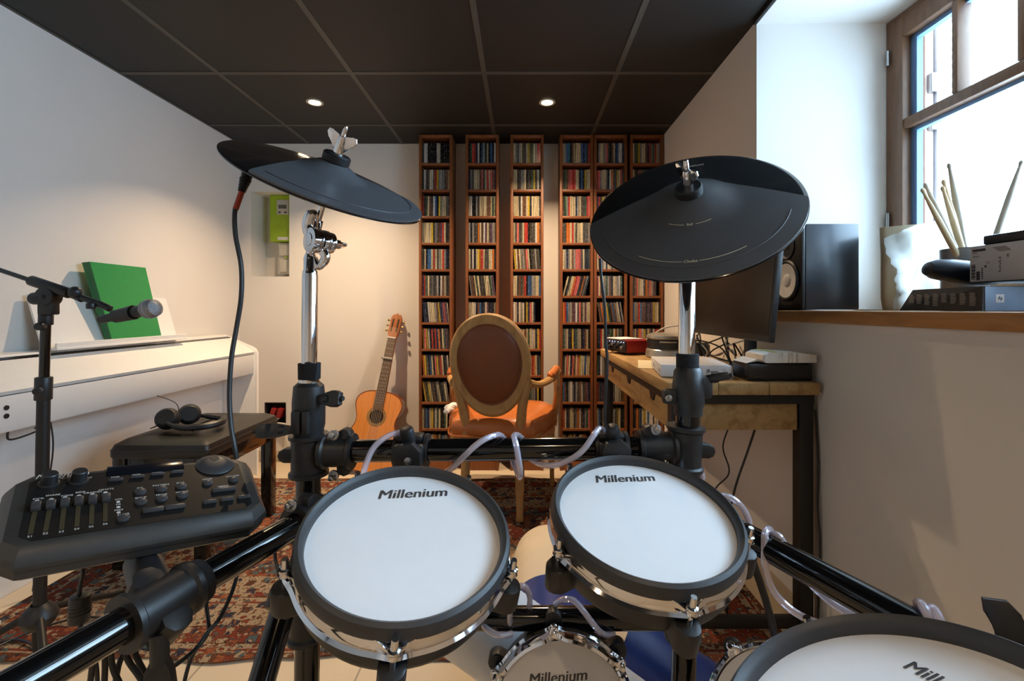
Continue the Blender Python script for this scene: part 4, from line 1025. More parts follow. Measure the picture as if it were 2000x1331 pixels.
for q in range(5): bx2(.045 + q * .003, .066 - .002 * q, .07 + q * .002, .0668 - .002 * q)
for q in range(10): bx2(.056 + .0012 * (q % 3), .018 + q * .003, .060 + .001 * (q % 2), .0195 + q * .003)
bx2(.014, .004, .021, .022)
addtext(b, 'SERIAL', .0045, fm @ Matrix.Translation((.014, .052, 0)), bold=.01)
addtext(b, 'UK', .006, fm @ Matrix.Translation((.073, .048, 0)) @ Matrix.Rotation(R(90), 4, 'Z'), bold=.02)
addtext(b, 'CE', .006, fm @ Matrix.Translation((.036, .038, 0))); b.box((.030, .029, 0), (.034, .033, .0003), m=fm)
for q in range(6): bx2(.024, .006 + q * .004, .027, .0085 + q * .004)
b.build('printing', mat('black_print', (60, 58, 60), .6), t)
b = MB(); b.box((.016, .01, .0755), (.26, .13, .094), .003, m=wm_); tag(b.build('black_case', BLACKP), 'flat black case lying on top of the white labelled box', 'case')
pa, pb = at(1806, 524, 1.15), at(1905, 545, 1.10)
b = MB(); fmx = frame(pa, Vector((1, -.30, -.16)), (0, 0, 1)); secs = []
for s_, w, h in ((0, .003, .003), (.006, .028, .016), (.02, .036, .024), (.05, .038, .028), (.10, .038, .028), (.14, .034, .024)):
    secs.append([fmx @ Vector((w * math.cos(2 * PI * i / 24) * 1.0, h * math.sin(2 * PI * i / 24), s_)) for i in range(24)])
b.loft(secs); tag(b.build('stick_pouch', mat('black_nylon', (30, 36, 48), .45)), 'black rounded pouch wedged between the white labelled box and the window', 'pouch')

# ================================================================== the electronic drum kit
PX0, PX1, PYY = -.3705, .288, .80           # the two upright posts
t = thing('drum_rack', 'black tubular drum rack carrying the pads and cymbals', 'drum rack', (0, PYY, 0))
RACK = t
def sleeve(a, b_, r, name='clamp_sleeve', flange=True, ears=(), m=BLACKP, seg=28):
    a = Vector(a); b_ = Vector(b_); d = (b_ - a).normalized(); L = (b_ - a).length
    mb = MB(); prof = [(0, 0), (r + (.004 if flange else 0), 0), (r + (.004 if flange else 0), .006), (r, .009), (r, L - .009), (r + (.004 if flange else 0), L - .006), (r + (.004 if flange else 0), L), (0, L)]
    fm = frame(a, d, (0, 0, 1) if abs(d.z) < .9 else (0, 1, 0)); mb.lathe(prof, fm, seg)
    for (ang, s0, s1, ext, th) in ears:     # flat ears for the clamp screws
        e = Matrix.Rotation(R(ang), 4, 'Z')
        mb.prism([(0, -.012), (r + ext - .011, -.012), (r + ext - .003, -.008), (r + ext, 0), (r + ext - .003, .008), (r + ext - .011, .012), (0, .012)], -th / 2, th / 2, fm @ Matrix.Translation((0, 0, (s0 + s1) / 2)) @ e @ Matrix.Rotation(R(90), 4, 'X') @ Matrix.Rotation(R(0), 4, 'Z'), .002)
    return mb.build(name, m, RACK), fm
def screw(p, d, r=.0045, l=.016, parent=RACK, ring=True):
    p = Vector(p); d = Vector(d).normalized(); b = MB(); b.cyl(p, p + d * l, r, seg=12, bev=.0012)
    if ring: b.cyl(p - d * .001, p + d * .004, r * 2.0, seg=18, bev=.001)
    return b.build('clamp_screw', STEEL, parent)
TR = .0192
MB().cyl((PX0 + .03, PYY, .753), (PX1 - .03, PYY, .760), TR, seg=36).build('crossbar', GLOSSB, RACK)
b = MB(); rn = random.Random(4)
for k in range(12):
    x = rn.uniform(.035, .13) if k < 9 else rn.uniform(.0, .16); a = rn.uniform(-30, 60) if k < 7 else 85
    z0 = .7555
    th = R(a); c = Vector((x, PYY - (TR + .0001) * math.cos(th), z0 + (TR + .0001) * math.sin(th)))
    tx = Vector((1, 0, 0)); ty = Vector((0, math.sin(th), math.cos(th)))
    w, h = rn.uniform(.001, .007), rn.uniform(.0006, .002)
    if k >= 7: w = .014
    P = [c + tx * w * math.cos(q) * rn.uniform(.5, 1) + ty * h * math.sin(q) * rn.uniform(.5, 1) for q in [i * PI / 3 for i in range(6)]]
    b.quads(P, [tuple(range(6))])
b.build('chipped_paint', mat('chip_white', (190, 188, 182), .7), RACK)['label'] = 'white chips in the black paint'
MB().cyl((PX0 - .006, PYY, 0), (PX0, PYY, .80), .0205, seg=36).build('post', GLOSSB, RACK)
MB().cyl((PX1 - .014, PYY, 0), (PX1, PYY, .84), .0205, seg=36).build('post', GLOSSB, RACK)
MB().cyl((PX0 + .01, PYY, .463), (PX1 - .01, PYY, .463), TR, seg=32).build('lower_crossbar', GLOSSB, RACK)
# left corner: vertical T sleeve, horizontal sleeve, eared screws
sleeve((PX0, PYY, .712), (PX0, PYY, .783), .0285, 'corner_joint', ears=[(180, .02, .05, .022, .02)])
sleeve((PX0 + .024, PYY, .753), (PX0 + .078, PYY, .753), .0265, 'corner_joint', ears=[(90, .03, .05, .014, .022), (-90, .03, .05, .014, .022)])
screw((PX0 + .052, PYY - .020, .787), (0, -1, .1)); screw((PX0 + .052, PYY - .020, .719), (0, -1, -.1))
sleeve((PX1 - .008, PYY, .722), (PX1 - .004, PYY, .797), .0285, 'corner_joint', ears=[(0, .02, .05, .022, .02)])
sleeve((PX1 - .088, PYY, .759), (PX1 - .024, PYY, .760), .0265, 'corner_joint', ears=[(90, .01, .03, .014, .022)])
screw((PX1 - .062, PYY - .020, .796), (0, -1, .1))
# left tube clamp that carries the chrome cymbal tube
b = MB(); b.lathe([(0, 0), (.024, 0), (.0245, .012), (.0265, .02), (.027, .06), (.0245, .088), (.018, .094), (0, .094)], Matrix.Translation((PX0, PYY, .779)), 30)
b.box((PX0 - .004 - .012, PYY - .034, .79), (PX0 + .012 - .012, PYY - .018, .83), .004); b.box((PX0 + .002, PYY - .034, .79), (PX0 + .014, PYY - .018, .83), .004)
tc_ = b.build('tube_clamp', BLACKP, RACK)
def tknob(p, d, up, parent, l=.045, w=.026):
    fm = frame(Vector(p), Vector(d), Vector(up)); mb = MB()
    mb.lathe([(0, -.018), (.0055, -.018), (.0055, .004), (.009, .006), (.009, .014), (0, .014)], fm, 16)
    mb.prism([(-w / 2 * .5, -.006), (w / 2 * .5, -.006), (w / 2, .02), (w / 2, l - .008), (w / 2 - .004, l), (-w / 2 + .004, l), (-w / 2, l - .008), (-w / 2, .02)], -.006, .006, fm @ Matrix.Rotation(R(90), 4, 'X') , .002)
    mb.cyl(fm @ Vector((0, 0, l - .004)), fm @ Vector((0, 0, l + .005)), .004, seg=10)
    return mb.build('wing_screw', BLACKP, parent)
tknob((PX0 - .022, PYY - .026, .797), (-1, -.15, -.02), (0, -1, .35), RACK, .05, .024)
tknob((PX0 + .030, PYY - .012, .846), (1, -.3, .08), (0, -1, .25), RACK, .036, .028)
# right tube clamp
b = MB(); b.lathe([(0, 0), (.024, 0), (.0245, .012), (.027, .02), (.027, .045), (.024, .075), (.019, .082), (0, .082)], Matrix.Translation((PX1, PYY, .817)), 30)
b.box((PX1 - .046, PYY - .012, .836), (PX1, PYY + .006, .862), .006); b.box((PX1, PYY - .014, .845), (PX1 + .040, PYY + .004, .885), .008)
b.build('tube_clamp', BLACKP, RACK)
screw((PX1 - .038, PYY - .012, .848), (0, -1, 0), .003, .008)
tknob((PX1 + .034, PYY - .006, .880), (.8, -.6, .25), (0, .3, 1), RACK, .034, .020)
# the two pad clamps on the crossbar
for cx, z in ((-.192, .7545), (.152, .7585)):
    sleeve((cx - .028, PYY, z), (cx + .030, PYY, z), .0245, 'pad_clamp')
    b = MB(); b.box((cx - .024, PYY - .034, z - .018), (cx + .026, PYY - .012, z + .018), .005); b.prism([(-.024, 0), (-.016, .018), (.010, .022), (.024, .008), (.024, -.014), (.006, -.022), (-.016, -.016)], 0, .016, Matrix.Translation((cx + .002, PYY - .034, z + .004)) @ Matrix.Rotation(R(90), 4, 'X'), .002)
    b.box((cx - .022, PYY - .02, z + .018), (cx + .022, PYY + .012, z + .030), .005)
    b.cyl((cx + .002, PYY - .022, z + .018), (cx - .002, PYY - .030, z + .046), .0115, seg=16, bev=.003)
    b.build('clamp_block', BLACKP, RACK); screw((cx + .006, PYY - .049, z - .002), (0, -1, .1), .003, .006)
# lower left joint with the arm
sleeve((PX0, PYY, .628), (PX0, PYY, .667), .0295, 'arm_joint')
LA0, LD = Vector((-.3244, .80, .664)), Vector((-.0984, -.308, 0)); LA = lambda q: LA0 + LD * q
MB().cyl(LA(.14), LA(1.72), TR, seg=40).build('side_arm', GLOSSB, RACK)
MB().cyl((PX0 + .004, PYY, .652), LA(.15), .0235, seg=28, bev=.004).build('joint_neck', BLACKP, RACK)
sleeve(LA(.12), LA(.28), .0265, 'arm_joint', ears=[(90, .02, .03, .014, .022)])
screw(LA(.24) + Vector((-.008, -.014, .032)), (0, -1, .3))
RA0, RD = Vector((.294, .83, .650)), Vector((.095, -.222, 0)); RA = lambda q: RA0 + RD * q
MB().cyl(RA(.18), RA(2.7), TR, seg=40).build('side_arm', GLOSSB, RACK)
sleeve((PX1 - .012, PYY, .622), (PX1 - .010, PYY, .664), .0295, 'arm_joint')
sleeve(RA(.02), RA(.30), .0265, 'arm_joint')
for q, f in ((1.69, LA), (2.66, RA)):
    p = f(q); MB().cyl((p.x, p.y, 0), (p.x, p.y, p.z + .03), .0205, seg=30).build('post', GLOSSB, RACK)
# splayed legs
for x in (PX0 - .012, ):
    MB().cyl((x, .745, .53), (x - .004, .30, .012), TR, seg=32).build('splayed_leg', GLOSSB, RACK)
    b = MB(); b.cyl((x, .755, .542), (x, .735, .519), .0275, seg=24, bev=.004); b.box((x - .018, .742, .505), (x + .02, .80, .55), .006); b.build('leg_joint', BLACKP, RACK)
sleeve((PX0 - .004, PYY, .43), (PX0 - .004, PYY, .50), .0275, 'corner_joint'); sleeve((PX1 - .009, PYY, .43), (PX1 - .009, PYY, .50), .0275, 'corner_joint')
# module clamp on the left arm
mc = LA(.90)
cl, fm = sleeve(LA(.79), LA(1.01), .0268, 'module_clamp', ears=[])
b = MB(); b.lathe([(.0193, 0), (.0262, .0), (.0268, .004), (.0268, .014), (.0262, .018), (.0193, .018)], frame(LA(.79) - LD.normalized() * .014, LD, (0, 0, 1)), 32); b.build('velcro_band', mat('black_velcro', (30, 32, 36), .95, var=.5, vscale=700, bump=1, bscale=700), RACK)
u_ = LD.normalized(); sd = Vector((0, 0, 1)).cross(u_)
b = MB()
b.box((-.016, -.030, -.030), (.016, -.010, .012), .004, m=frame(mc + u_ * .01, u_, (0, 0, 1)) @ Matrix.Rotation(R(90), 4, 'X') @ Matrix.Identity(4)) if False else None
fmc = frame(mc, u_, (0, 0, 1))          # local y up, z towards the viewer along the arm, x sideways
for sx, sy in ((1, .35), (-1, .55)):
    b.prism([(0, -.012), (.030, -.016), (.040, -.010), (.043, 0), (.040, .010), (.030, .016), (0, .012)], -.018, .018, fmc @ Matrix.Rotation(math.atan2(sy, sx) - (1.1 if sx > 0 else 0), 4, 'Z') @ Matrix.Rotation(R(90), 4, 'X') , .003)
b.cyl(mc + Vector((-.004, .002, .004)), Vector((-.487, .590, .676)), .022, .019, seg=24)
b.build('clamp_ears', BLACKP, RACK)
wp = mc + sd * .02 - Vector((0, 0, .030)) + u_ * .012
b = MB(); b.cyl(wp + Vector((0, 0, .012)), wp + Vector((0, 0, -.022)), .009, seg=16)
b.prism([(-.006, -.014), (.006, -.014), (.013, -.03), (.016, -.055), (.012, -.062), (.008, -.056), (.005, -.036), (-.005, -.036), (-.008, -.056), (-.012, -.062), (-.016, -.055), (-.013, -.03)], -.006, .006, frame(wp, Vector((.2, -.9, 0)), (0, 0, 1)), .002); b.build('wing_screw', BLACKP, RACK)
# clamp with wing screw at the near end of the right arm
pk = Vector((.492, .47, .69))
b = MB(); fk = frame(at(1972, 1222, .46), Vector((-.55, -.75, .25)), (-.35, .1, .93)) @ Matrix.Scale(.62, 4); 
b.prism([(-.020, -.036), (.014, -.040), (.022, -.012), (.016, .002), (.020, .014), (.012, .034), (-.018, .040), (-.024, .020), (-.018, .0), (-.026, -.02)], -.008, .008, fk, .003); b.build('wing_screw', BLACKP, RACK)
b = MB(); b.cyl(fk @ Vector((0, 0, -.004)), fk @ Vector((0, 0, -.055)), .010, seg=16); b.build('screw_shaft', BLACKM, RACK)
sleeve((.527, .435, .62), (.533, .44, .76), .0265, 'tube_clamp')

# ---- mesh pads
MILL = dict(shear=.2, bold=.022)
def drum_pad(name, label, c, n, RO, lug_px, logo_px, logo_size, head=HEADW, nl=5, deep=.066, group='mesh drum pads', logo_s='Millenium', rubber=True, mount=None):
    c = Vector(c); n = Vector(n).normalized(); fm = frame(c, n, (0, 1, 0) if abs(n.y) < .8 else (0, 0, 1))
    t = thing(name, label, 'drum pad', Matrix.Translation(c - n * deep), group)
    k = RO / .135
    MB().lathe([(0, -deep), (.110 * k, -deep), (.126 * k, -deep + .004), (.131 * k, -deep + .014), (.131 * k, -.030), (.126 * k, -.026), (.120 * k, -.026), (.120 * k, -.012), (0, -.012)], fm, 72).build('shell', BLACKP, t)
    MB().lathe([(0, -.005), (.1255 * k, -.005), (.1255 * k, -.011), (0, -.011)], fm, 96).build('drum_head', head, t)
    if rubber: MB().lathe([(.1235 * k, -.006), (.1235 * k, .002), (.1255 * k, .0065), (.130 * k, .0100), (.1345 * k, .0070), (.1365 * k, .0), (.1362 * k, -.008), (.1345 * k, -.012), (.125 * k, -.012), (.1235 * k, -.006)], fm, 96).build('rim_cover', DGREY, t)
    lp = hit(lug_px[0], lug_px[1], c - n * .012, n); q = fm.inverted() @ lp; a0 = math.atan2(q.y, q.x)
    angs = [a0 + 2 * PI * i / nl for i in range(nl)]
    # chrome hoop, pinched at the lugs
    NS = 160; rings = []
    for i in range(NS):
        a = 2 * PI * i / NS; d = min(abs((a - x + PI) % (2 * PI) - PI) for x in angs); w = math.exp(-(d / .10) ** 2)
        zt, zb = -.006 - .010 * w, -.027 + .006 * w
        if not rubber: zt, zb = .004 - .010 * w, -.020 + .004 * w
        r0, r1 = .130 * k, (.1370 + .0075 * w) * k
        ri = .1275 * k
        prof = [(ri, zt), ((ri + r1) / 2 - .002, zt + .002), (r1 - .0015, zt), (r1 - .001, zt - .006), (r1 + .0005, (zt + zb) / 2), (r1 - .001, zb + .003), (r1 + .0025, zb), (r1 - .001, zb - .002), (r0 - .002, zb)]
        rings.append([fm @ Vector((r * math.cos(a), r * math.sin(a), z)) for r, z in prof])
    rings.append(rings[0])
    b = MB(); b.loft(rings, cap=False); bmesh.ops.remove_doubles(b.b, verts=b.b.verts[:], dist=1e-6); b.build('hoop', CHROME, t)
    for a in angs:
        er = Vector((math.cos(a), math.sin(a), 0)); lm = fm @ Matrix.Rotation(a, 4, 'Z')
        b = MB(); P = [(.120 * k, -.0145), (.1435 * k, -.0145)] + [((.1435 * k) + .0145 * math.cos(R(th)) , .0145 * math.sin(R(th))) for th in range(-75, 76, 25)] + [(.1435 * k, .0145), (.120 * k, .0145)]
        b.prism(P, -.068 if rubber else -.060, -.034, lm, .003); lg = b.build('lug', BLACKP, t)
        rx = .1435 * k
        b = MB(); b.lathe([(0, -.036), (.0032, -.036), (.0032, -.018), (.0062, -.018), (.0075, -.0165), (.0062, -.014), (.0062, -.011), (.0070, -.0095), (.0066, -.008), (.0042, -.007), (.0038, .004), (.0034, .005), (0, .005)], lm @ Matrix.Translation((rx, 0, 0 if rubber else .004)), 16); b.build('tension_rod', CHROME, lg)
    if mount:
        b = MB(); pts = [c - n * (deep - .004)] + [Vector(q) for q in mount]; b.tube(pts, .0058, 12, 4); b.cyl(c - n * (deep + .018), c - n * (deep - .006), .022, seg=24, bev=.003); b.build('mounting_rod', BLACKM, t)
    # logo lettering lying on the head
    if logo_px:
        p0, p1 = hit(*logo_px[0], c - n * .005, n), hit(*logo_px[1], c - n * .005, n); x = (p1 - p0).normalized(); y = n.cross(x); tm = Matrix((x, y, n)).transposed().to_4x4(); tm.translation = (p0 + p1) / 2 + n * .0003
        sz = logo_size or (p1 - p0).length / 4.55
        text('logo', logo_s, sz, INK, t, tm, **MILL)
    return t, fm
drum_pad('mesh_drum_pad', 'round white mesh drum pad clamped on the left half of the crossbar', (-.143, .5745, .7184), (.155, -.287, .945), .128, (771, 1262), ((725, 969), (884, 962)), None, mount=((-.160, .60, .625), (-.185, .70, .66), (-.190, .775, .735)))
drum_pad('mesh_drum_pad', 'round white mesh drum pad on the right half of the crossbar, before the desk', (.1687, .632, .7194), (.05, -.272, .961), .128, (1348, 1185), ((1151, 938), (1287, 934)), None, mount=((.172, .66, .625), (.155, .73, .67), (.152, .775, .735)))
drum_pad('mesh_drum_pad', 'white mesh snare drum pad nearest the window wall, overlapping the shade-grey headed tom pad', (.2635, .302, .707), (-.299, .051, .953), .128, (1560, 1500), ((1755, 1290), (1985, 1412)), None, mount=((.29, .30, .60), (.36, .34, .60), (.44, .42, .645), (.457, .44, .65)))
kt, kfm = drum_pad('kick_drum_pad', 'upright kick drum pad with clear chrome hoop below the two upper pads', (.064, .735, .357), (-.03, -.995, .09), .112, (1083, 1240), ((1022, 1330), (1156, 1318)), None, HEADG, rubber=False, nl=6)
b = MB(); b.cyl((.03, .79, .40), (.03, .80, .02), .012, seg=16).cyl((.10, .79, .40), (.10, .80, .02), .012, seg=16); b.box((-.03, .60, .0), (.16, .86, .02), .004); b.build('kick_stand', BLACKM, kt)
drum_pad('tom_drum_pad', 'shade-grey headed tom pad with chrome hoop partly hidden behind the snare pad', (.380, .66, .389), (-.42, -.72, .55), .1085, (1436, 1276), None, None, HEADG, rubber=False, nl=6, mount=((.42, .73, .36), (.40, .74, .50), (.345, .71, .64)))

# ---- cymbals
def cymbal(name, label, c, n, RR, bpx0, bpx1, bell_r, stand_dir, texts):
    """bpx0/bpx1: the two rim points where the rubber ends, seen in the photo"""
    c = Vector(c); n = Vector(n).normalized(); fm = frame(c, n, (0, 1, 0)); inv = fm.inverted()
    t = thing(name, label, 'cymbal pad', Matrix.Translation(c))
    def h(r):
        hh = .016 * (1 - (r / RR) ** 1.6)
        if r < bell_r * 1.25:
            u = r / (bell_r * 1.25); hh += .020 * (math.cos(u * PI) * .5 + .5)
        return hh
    rs = [.012, .02, .03, .04, .05, .06, .07, .085, .1, .12, .14, .155, .165, .172]; rs = [r for r in rs if r < RR - .004] + [RR - .002]
    prof = [(r, h(r)) for r in rs] + [(RR, h(RR) - .001), (RR, -.003), (RR - .004, -.0045)] + [(r, h(r) - .010) for r in rs[-3::-2]] + [(.012, h(.012) - .01), (.012, h(.012))]
    MB().lathe(prof, fm, 120).build('cymbal_disc', GLOSSC, t)
    q0, q1 = inv @ hit(*bpx0, c, n), inv @ hit(*bpx1, c, n); a0, a1 = math.atan2(q0.y, q0.x), math.atan2(q1.y, q1.x)
    # gloss sector spans from a1 counter-clockwise to a0
    span = (a0 - a1) % (2 * PI); mid = a1 + span / 2
    E0, E1 = Vector((RR * math.cos(a0), RR * math.sin(a0))), Vector((RR * math.cos(a1), RR * math.sin(a1)))
    B = Vector((math.cos(mid), math.sin(mid))) * bell_r * 1.08
    def rmax(a):
        d = (a - a1) % (2 * PI)
        if d > span: return RR
        dirv = Vector((math.cos(a), math.sin(a))); best = RR
        E = E1 if d < span / 2 else E0
        # intersection of the ray with segment B-E
        e = E - B; den = dirv.x * e.y - dirv.y * e.x
        if abs(den) > 1e-9:
            s_ = (B.x * e.y - B.y * e.x) / den
            if s_ > 0: best = min(RR, s_)
        return max(best, bell_r * 1.06)
    NA = 220; NR = 26; V = []; FC = []
    for i in range(NA):
        a = 2 * PI * i / NA; rm = rmax(a) - .0015
        for j in range(NR + 1):
            r = .012 + (rm - .012) * j / NR
            V.append((r * math.cos(a), r * math.sin(a), h(r) + .0028))
        V.append((rm * math.cos(a), rm * math.sin(a), h(rm) - .0005))
    st = NR + 2
    for i in range(NA):
        k = (i + 1) % NA
        for j in range(NR + 1): FC.append((i * st + j, i * st + j + 1, k * st + j + 1, k * st + j))
    b = MB(); b.quads([fm @ Vector(v) for v in V], FC); rp = b.build('rubber_pad', RUBBER, t)
    # moulded groove near the playing edge, printed lines and words
    def arc(r, d0, d1, rad, zo=.0032, nm='moulded_line', m=RUBBER):
        mb = MB(); P = [fm @ Vector((r * math.cos(mid + PI + R(d0 + (d1 - d0) * i / 40)), r * math.sin(mid + PI + R(d0 + (d1 - d0) * i / 40)), h(r) + zo)) for i in range(41)]
        mb.tube(P, rad, 6, 1); return mb.build(nm, m, rp)
    arc(RR * .86, -75, 75, .0009)
    for (s_, r, half, gap, size) in texts:
        arc(r, -half, -gap, .00045, .0030, 'printed_line', PRINTB); arc(r, gap, half, .00045, .0030, 'printed_line', PRINTB)
        p = Vector((r * math.cos(mid + PI), r * math.sin(mid + PI), h(r) + .0032)); tl = math.atan((h(r + .004) - h(r - .004)) / .008)
        tm = fm @ Matrix.Translation(p) @ Matrix.Rotation(mid + PI / 2 + PI + PI, 4, 'Z') @ Matrix.Rotation(-tl, 4, 'X')
        tm = fm @ Matrix.Translation(p) @ Matrix.Rotation(mid - PI / 2, 4, 'Z') @ Matrix.Rotation(-tl, 4, 'X')
        text('word_print', s_, size, PRINTB, rp, tm, bold=.02)
    if texts:
        p = Vector((RR * .76 * math.cos(mid), RR * .76 * math.sin(mid), h(RR * .76) + .0006)); tl = math.atan((h(RR * .80) - h(RR * .72)) / (.08 * RR))
        tm = fm @ Matrix.Translation(p) @ Matrix.Rotation(mid - PI / 2, 4, 'Z') @ Matrix.Rotation(tl, 4, 'X')
        text('logo', 'Millenium', .0125, PRINT, t, tm, shear=.3, bold=.004)
    # underside hub box
    b = MB(); b.lathe([(.012, -.012), (.062, -.012), (.060, -.020), (.012, -.022)], fm, 40); b.build('underside_hub', BLACKP, t)
    zt = h(.012)
    MB().lathe([(0, zt - .03), (.020, zt - .002), (.0225, zt + .001), (.0225, zt + .012), (.020, zt + .0145), (0, zt + .0145)], fm, 36).build('felt_washer', mat('black_felt', (14, 14, 16), .5, bump=.3), t)
    wn_ = MB(); z0 = zt + .0145
    wn_.lathe([(0, z0), (.0085, z0), (.0085, z0 + .008), (.0075, z0 + .022), (.006, z0 + .030), (.0042, z0 + .031), (.0040, z0 + .046), (.003, z0 + .048), (0, z0 + .048)], fm, 20)
    wd = Matrix.Rotation(R(stand_dir), 4, 'Z')
    for sx in (-1, 1):
        wn_.prism([(0, z0 + .004), (sx * .008, z0 + .005), (sx * .013, z0 + .014), (sx * .022, z0 + .020), (sx * .0265, z0 + .029), (sx * .024, z0 + .036), (sx * .016, z0 + .036), (sx * .008, z0 + .031), (0, z0 + .030)], -.0024, .0024, fm @ wd @ Matrix.Rotation(R(90), 4, 'X'), .0012)
    wn_.build('wing_nut', CHROME, t)
    return t, fm
cyR, fR = cymbal('cymbal_pad', 'tilted black cymbal pad on the right stand above the desk', (.289, .792, 1.169), (-.317, -.66, .68), .175, (1150, 441), (1584, 386), .070, 97, [('Choke', .140, 34, 5, .0075), ('Bell', .064, 30, 8, .0062)])
cyL, fL = cymbal('cymbal_pad', 'black cymbal pad seen nearly edge-on on the left stand', (-.332, .795, 1.221), (.407, -.303, .862), .165, (489, 336), (790, 391), .052, 4, [])

# ---- chrome stands
t = thing('cymbal_stand', 'chrome tube stand holding the left edge-on cymbal', 'cymbal stand', (PX0, PYY, .87))
b = MB(); b.lathe([(0, 0), (.0128, 0), (.0128, .196), (.0122, .198), (.0122, .203), (.0105, .206), (.0105, .226), (.006, .240), (0, .240)], frame((PX0, PYY, .862), Vector((.010, 0, 1)), (0, 1, 0)), 32); b.build('tube', CHROME, t)
pv = at(625, 472, PYY)
top = Vector((-.332, .795, 1.221)); nL = Vector((.407, -.303, .862)).normalized()
tl = thing('tilter', None, None, (0, 0, 0)); tl.parent = t; tl.matrix_basis = world_of(t).inverted(); del WM[tl.name]; WM[tl.name] = Matrix()
for k_ in ('label', 'category'):
    if k_ in tl: del tl[k_]
ax = Vector((.62, .78, -.05)).normalized()
b = MB(); b.cyl(pv - ax * .020, pv - ax * .002, .0215, seg=36, bev=.002); b.cyl(pv - ax * .022, pv - ax * .016, .012, seg=24, bev=.002)
b.build('tilter_face', CHROME, tl)
b = MB(); b.cyl(pv + ax * .0, pv + ax * .012, .0205, seg=36, bev=.0015); b.cyl(pv + ax * .013, pv + ax * .022, .0185, seg=36, bev=.0015); b.build('toothed_disc', CHROME, tl)
b = MB(); b.tube([pv + Vector((-.016, 0, .005)), pv + Vector((-.021, 0, .028)), pv + Vector((-.014, 0, .048)), top - nL * .098, top - nL * .075], .008, 12, 5, radii=[.009, .010, .0095, .009, .009]); b.cyl(top - nL * .10, top + nL * .01, .0052, seg=16); b.build('tilter_arm', CHROME, tl)
b = MB(); b.tube([pv + Vector((.004, 0, -.014)), pv + Vector((.010, 0, -.028)), pv + Vector((-.002, 0, -.044)), Vector((PX0 + .009, PYY, 1.088))], .007, 12, 5, radii=[.009, .008, .0065, .006]); b.build('tilter_foot', CHROME, tl)
fw = frame(pv + ax * .022, ax, (0, 0, 1))
b = MB(); b.lathe([(0, 0), (.009, 0), (.008, .014), (0, .014)], fw, 18); b.prism([(0, .002), (.010, .004), (.016, .016), (.026, .024), (.024, .030), (.012, .030), (0, .024), (-.012, .022), (-.016, .012), (-.010, .002)], -.0028, .0028, fw @ Matrix.Rotation(R(90), 4, 'X'), .0012); b.build('wing_bolt', CHROME, tl)
for o_ in (tl,): pass
VEL = mat('black_velcro', (30, 32, 36), .95)
b = MB(); b.lathe([(.0132, -.014), (.0182, -.013), (.0185, .014), (.0132, .014)], Matrix.Translation((PX0 + .001, PYY, .892)), 24); b.box((-.002, -.006, -.013), (.020, .0, .017), .001, m=Matrix.Translation((PX0 + .003, PYY - .017, .893)) @ Matrix.Rotation(R(8), 4, 'Y')); b.build('velcro_strap', VEL, t)
MB().lathe([(.0129, 0), (.0168, 0), (.0168, .007), (.0129, .008)], Matrix.Translation((PX0, PYY, .8725)), 24).build('collar', CHROME, t)

t = thing('cymbal_stand', 'chrome tube stand holding the right tilted cymbal before the desk', 'cymbal stand', (PX1, PYY, .89))
nR = Vector((-.317, -.66, .68)).normalized(); tR = Vector((.289, .792, 1.169))
b = MB(); b.lathe([(0, 0), (.0140, 0), (.0140, .165), (.0128, .167), (.0128, .172), (.0115, .175), (.0115, .20), (.006, .215), (0, .215)], frame((PX1 - .002, PYY + .003, .885), Vector((.008, .0, 1)), (0, 1, 0)), 32); b.build('tube', CHROME, t)
b = MB(); b.tube([(PX1, PYY + .004, 1.085), (PX1 + .002, PYY + .014, 1.10), tR - nR * .055, tR - nR * .03], .008, 12, 5); b.cyl(tR - nR * .06, tR + nR * .012, .0052, seg=16); b.build('tilter_arm', CHROME, t)
b = MB(); b.lathe([(.0142, -.015), (.0190, -.014), (.0192, .014), (.0142, .015)], Matrix.Translation((PX1, PYY + .003, .908)), 24); b.build('velcro_strap', VEL, t)

# ---- sound module on the left arm
M3 = Matrix.Rotation(R(41.8), 4, 'Z') @ Matrix.Rotation(R(19.4), 4, 'X') @ Matrix.Rotation(R(7.8), 4, 'Y')
mc0 = Vector((-.501, .618, .752)); MF = Matrix.Translation(mc0) @ M3; MINV = MF.inverted(); MN = (M3 @ Vector((0, 0, 1, 0))).xyz
t = thing('drum_sound_module', 'black drum sound module with faders, buttons and dial on the left rack arm', 'drum module', MF)
HW, HD = .124, .0625
def octo(w0, w1, d0, d1, z, ch):
    P = [(w0 + ch, d0), (w1 - ch, d0), (w1, d0 + ch), (w1, d1 - ch), (w1 - ch, d1), (w0 + ch, d1), (w0, d1 - ch), (w0, d0 + ch)]
    return [MF @ Vector((x, y, z)) for x, y in P]
MODP = mat('module_charcoal_plastic', (48, 47, 45), .40, var=.08, vscale=50, bump=.06, bscale=1200)
b = MB()
secs = [octo(-HW + .004, HW - .004, -HD + .001, HD, .0, .012), octo(-HW - .002, HW + .002, -HD - .002, HD + .003, -.0015, .014), octo(-HW - .010, HW + .010, -HD - .013, HD + .008, -.012, .020), octo(-HW - .012, HW + .012, -HD - .0155, HD + .010, -.017, .022),
        octo(-HW - .012, HW + .012, -HD - .0155, HD + .010, -.022, .022), octo(-HW - .010, HW + .010, -HD - .0135, HD + .008, -.0235, .022), octo(-HW - .010, HW + .010, -HD - .0135, HD + .008, -.034, .022), octo(-HW - .004, HW + .004, -HD - .008, HD + .004, -.040, .022)]
b.loft(secs); b.build('case', MODP, t, smooth=20)
MB().loft([octo(-HW + .010, HW - .010, -HD + .003, HD - .004, z, .010) for z in (.0, .0006)]).build('top_panel', mat('module_black_panel', (19, 19, 19), .42, var=.05), t)
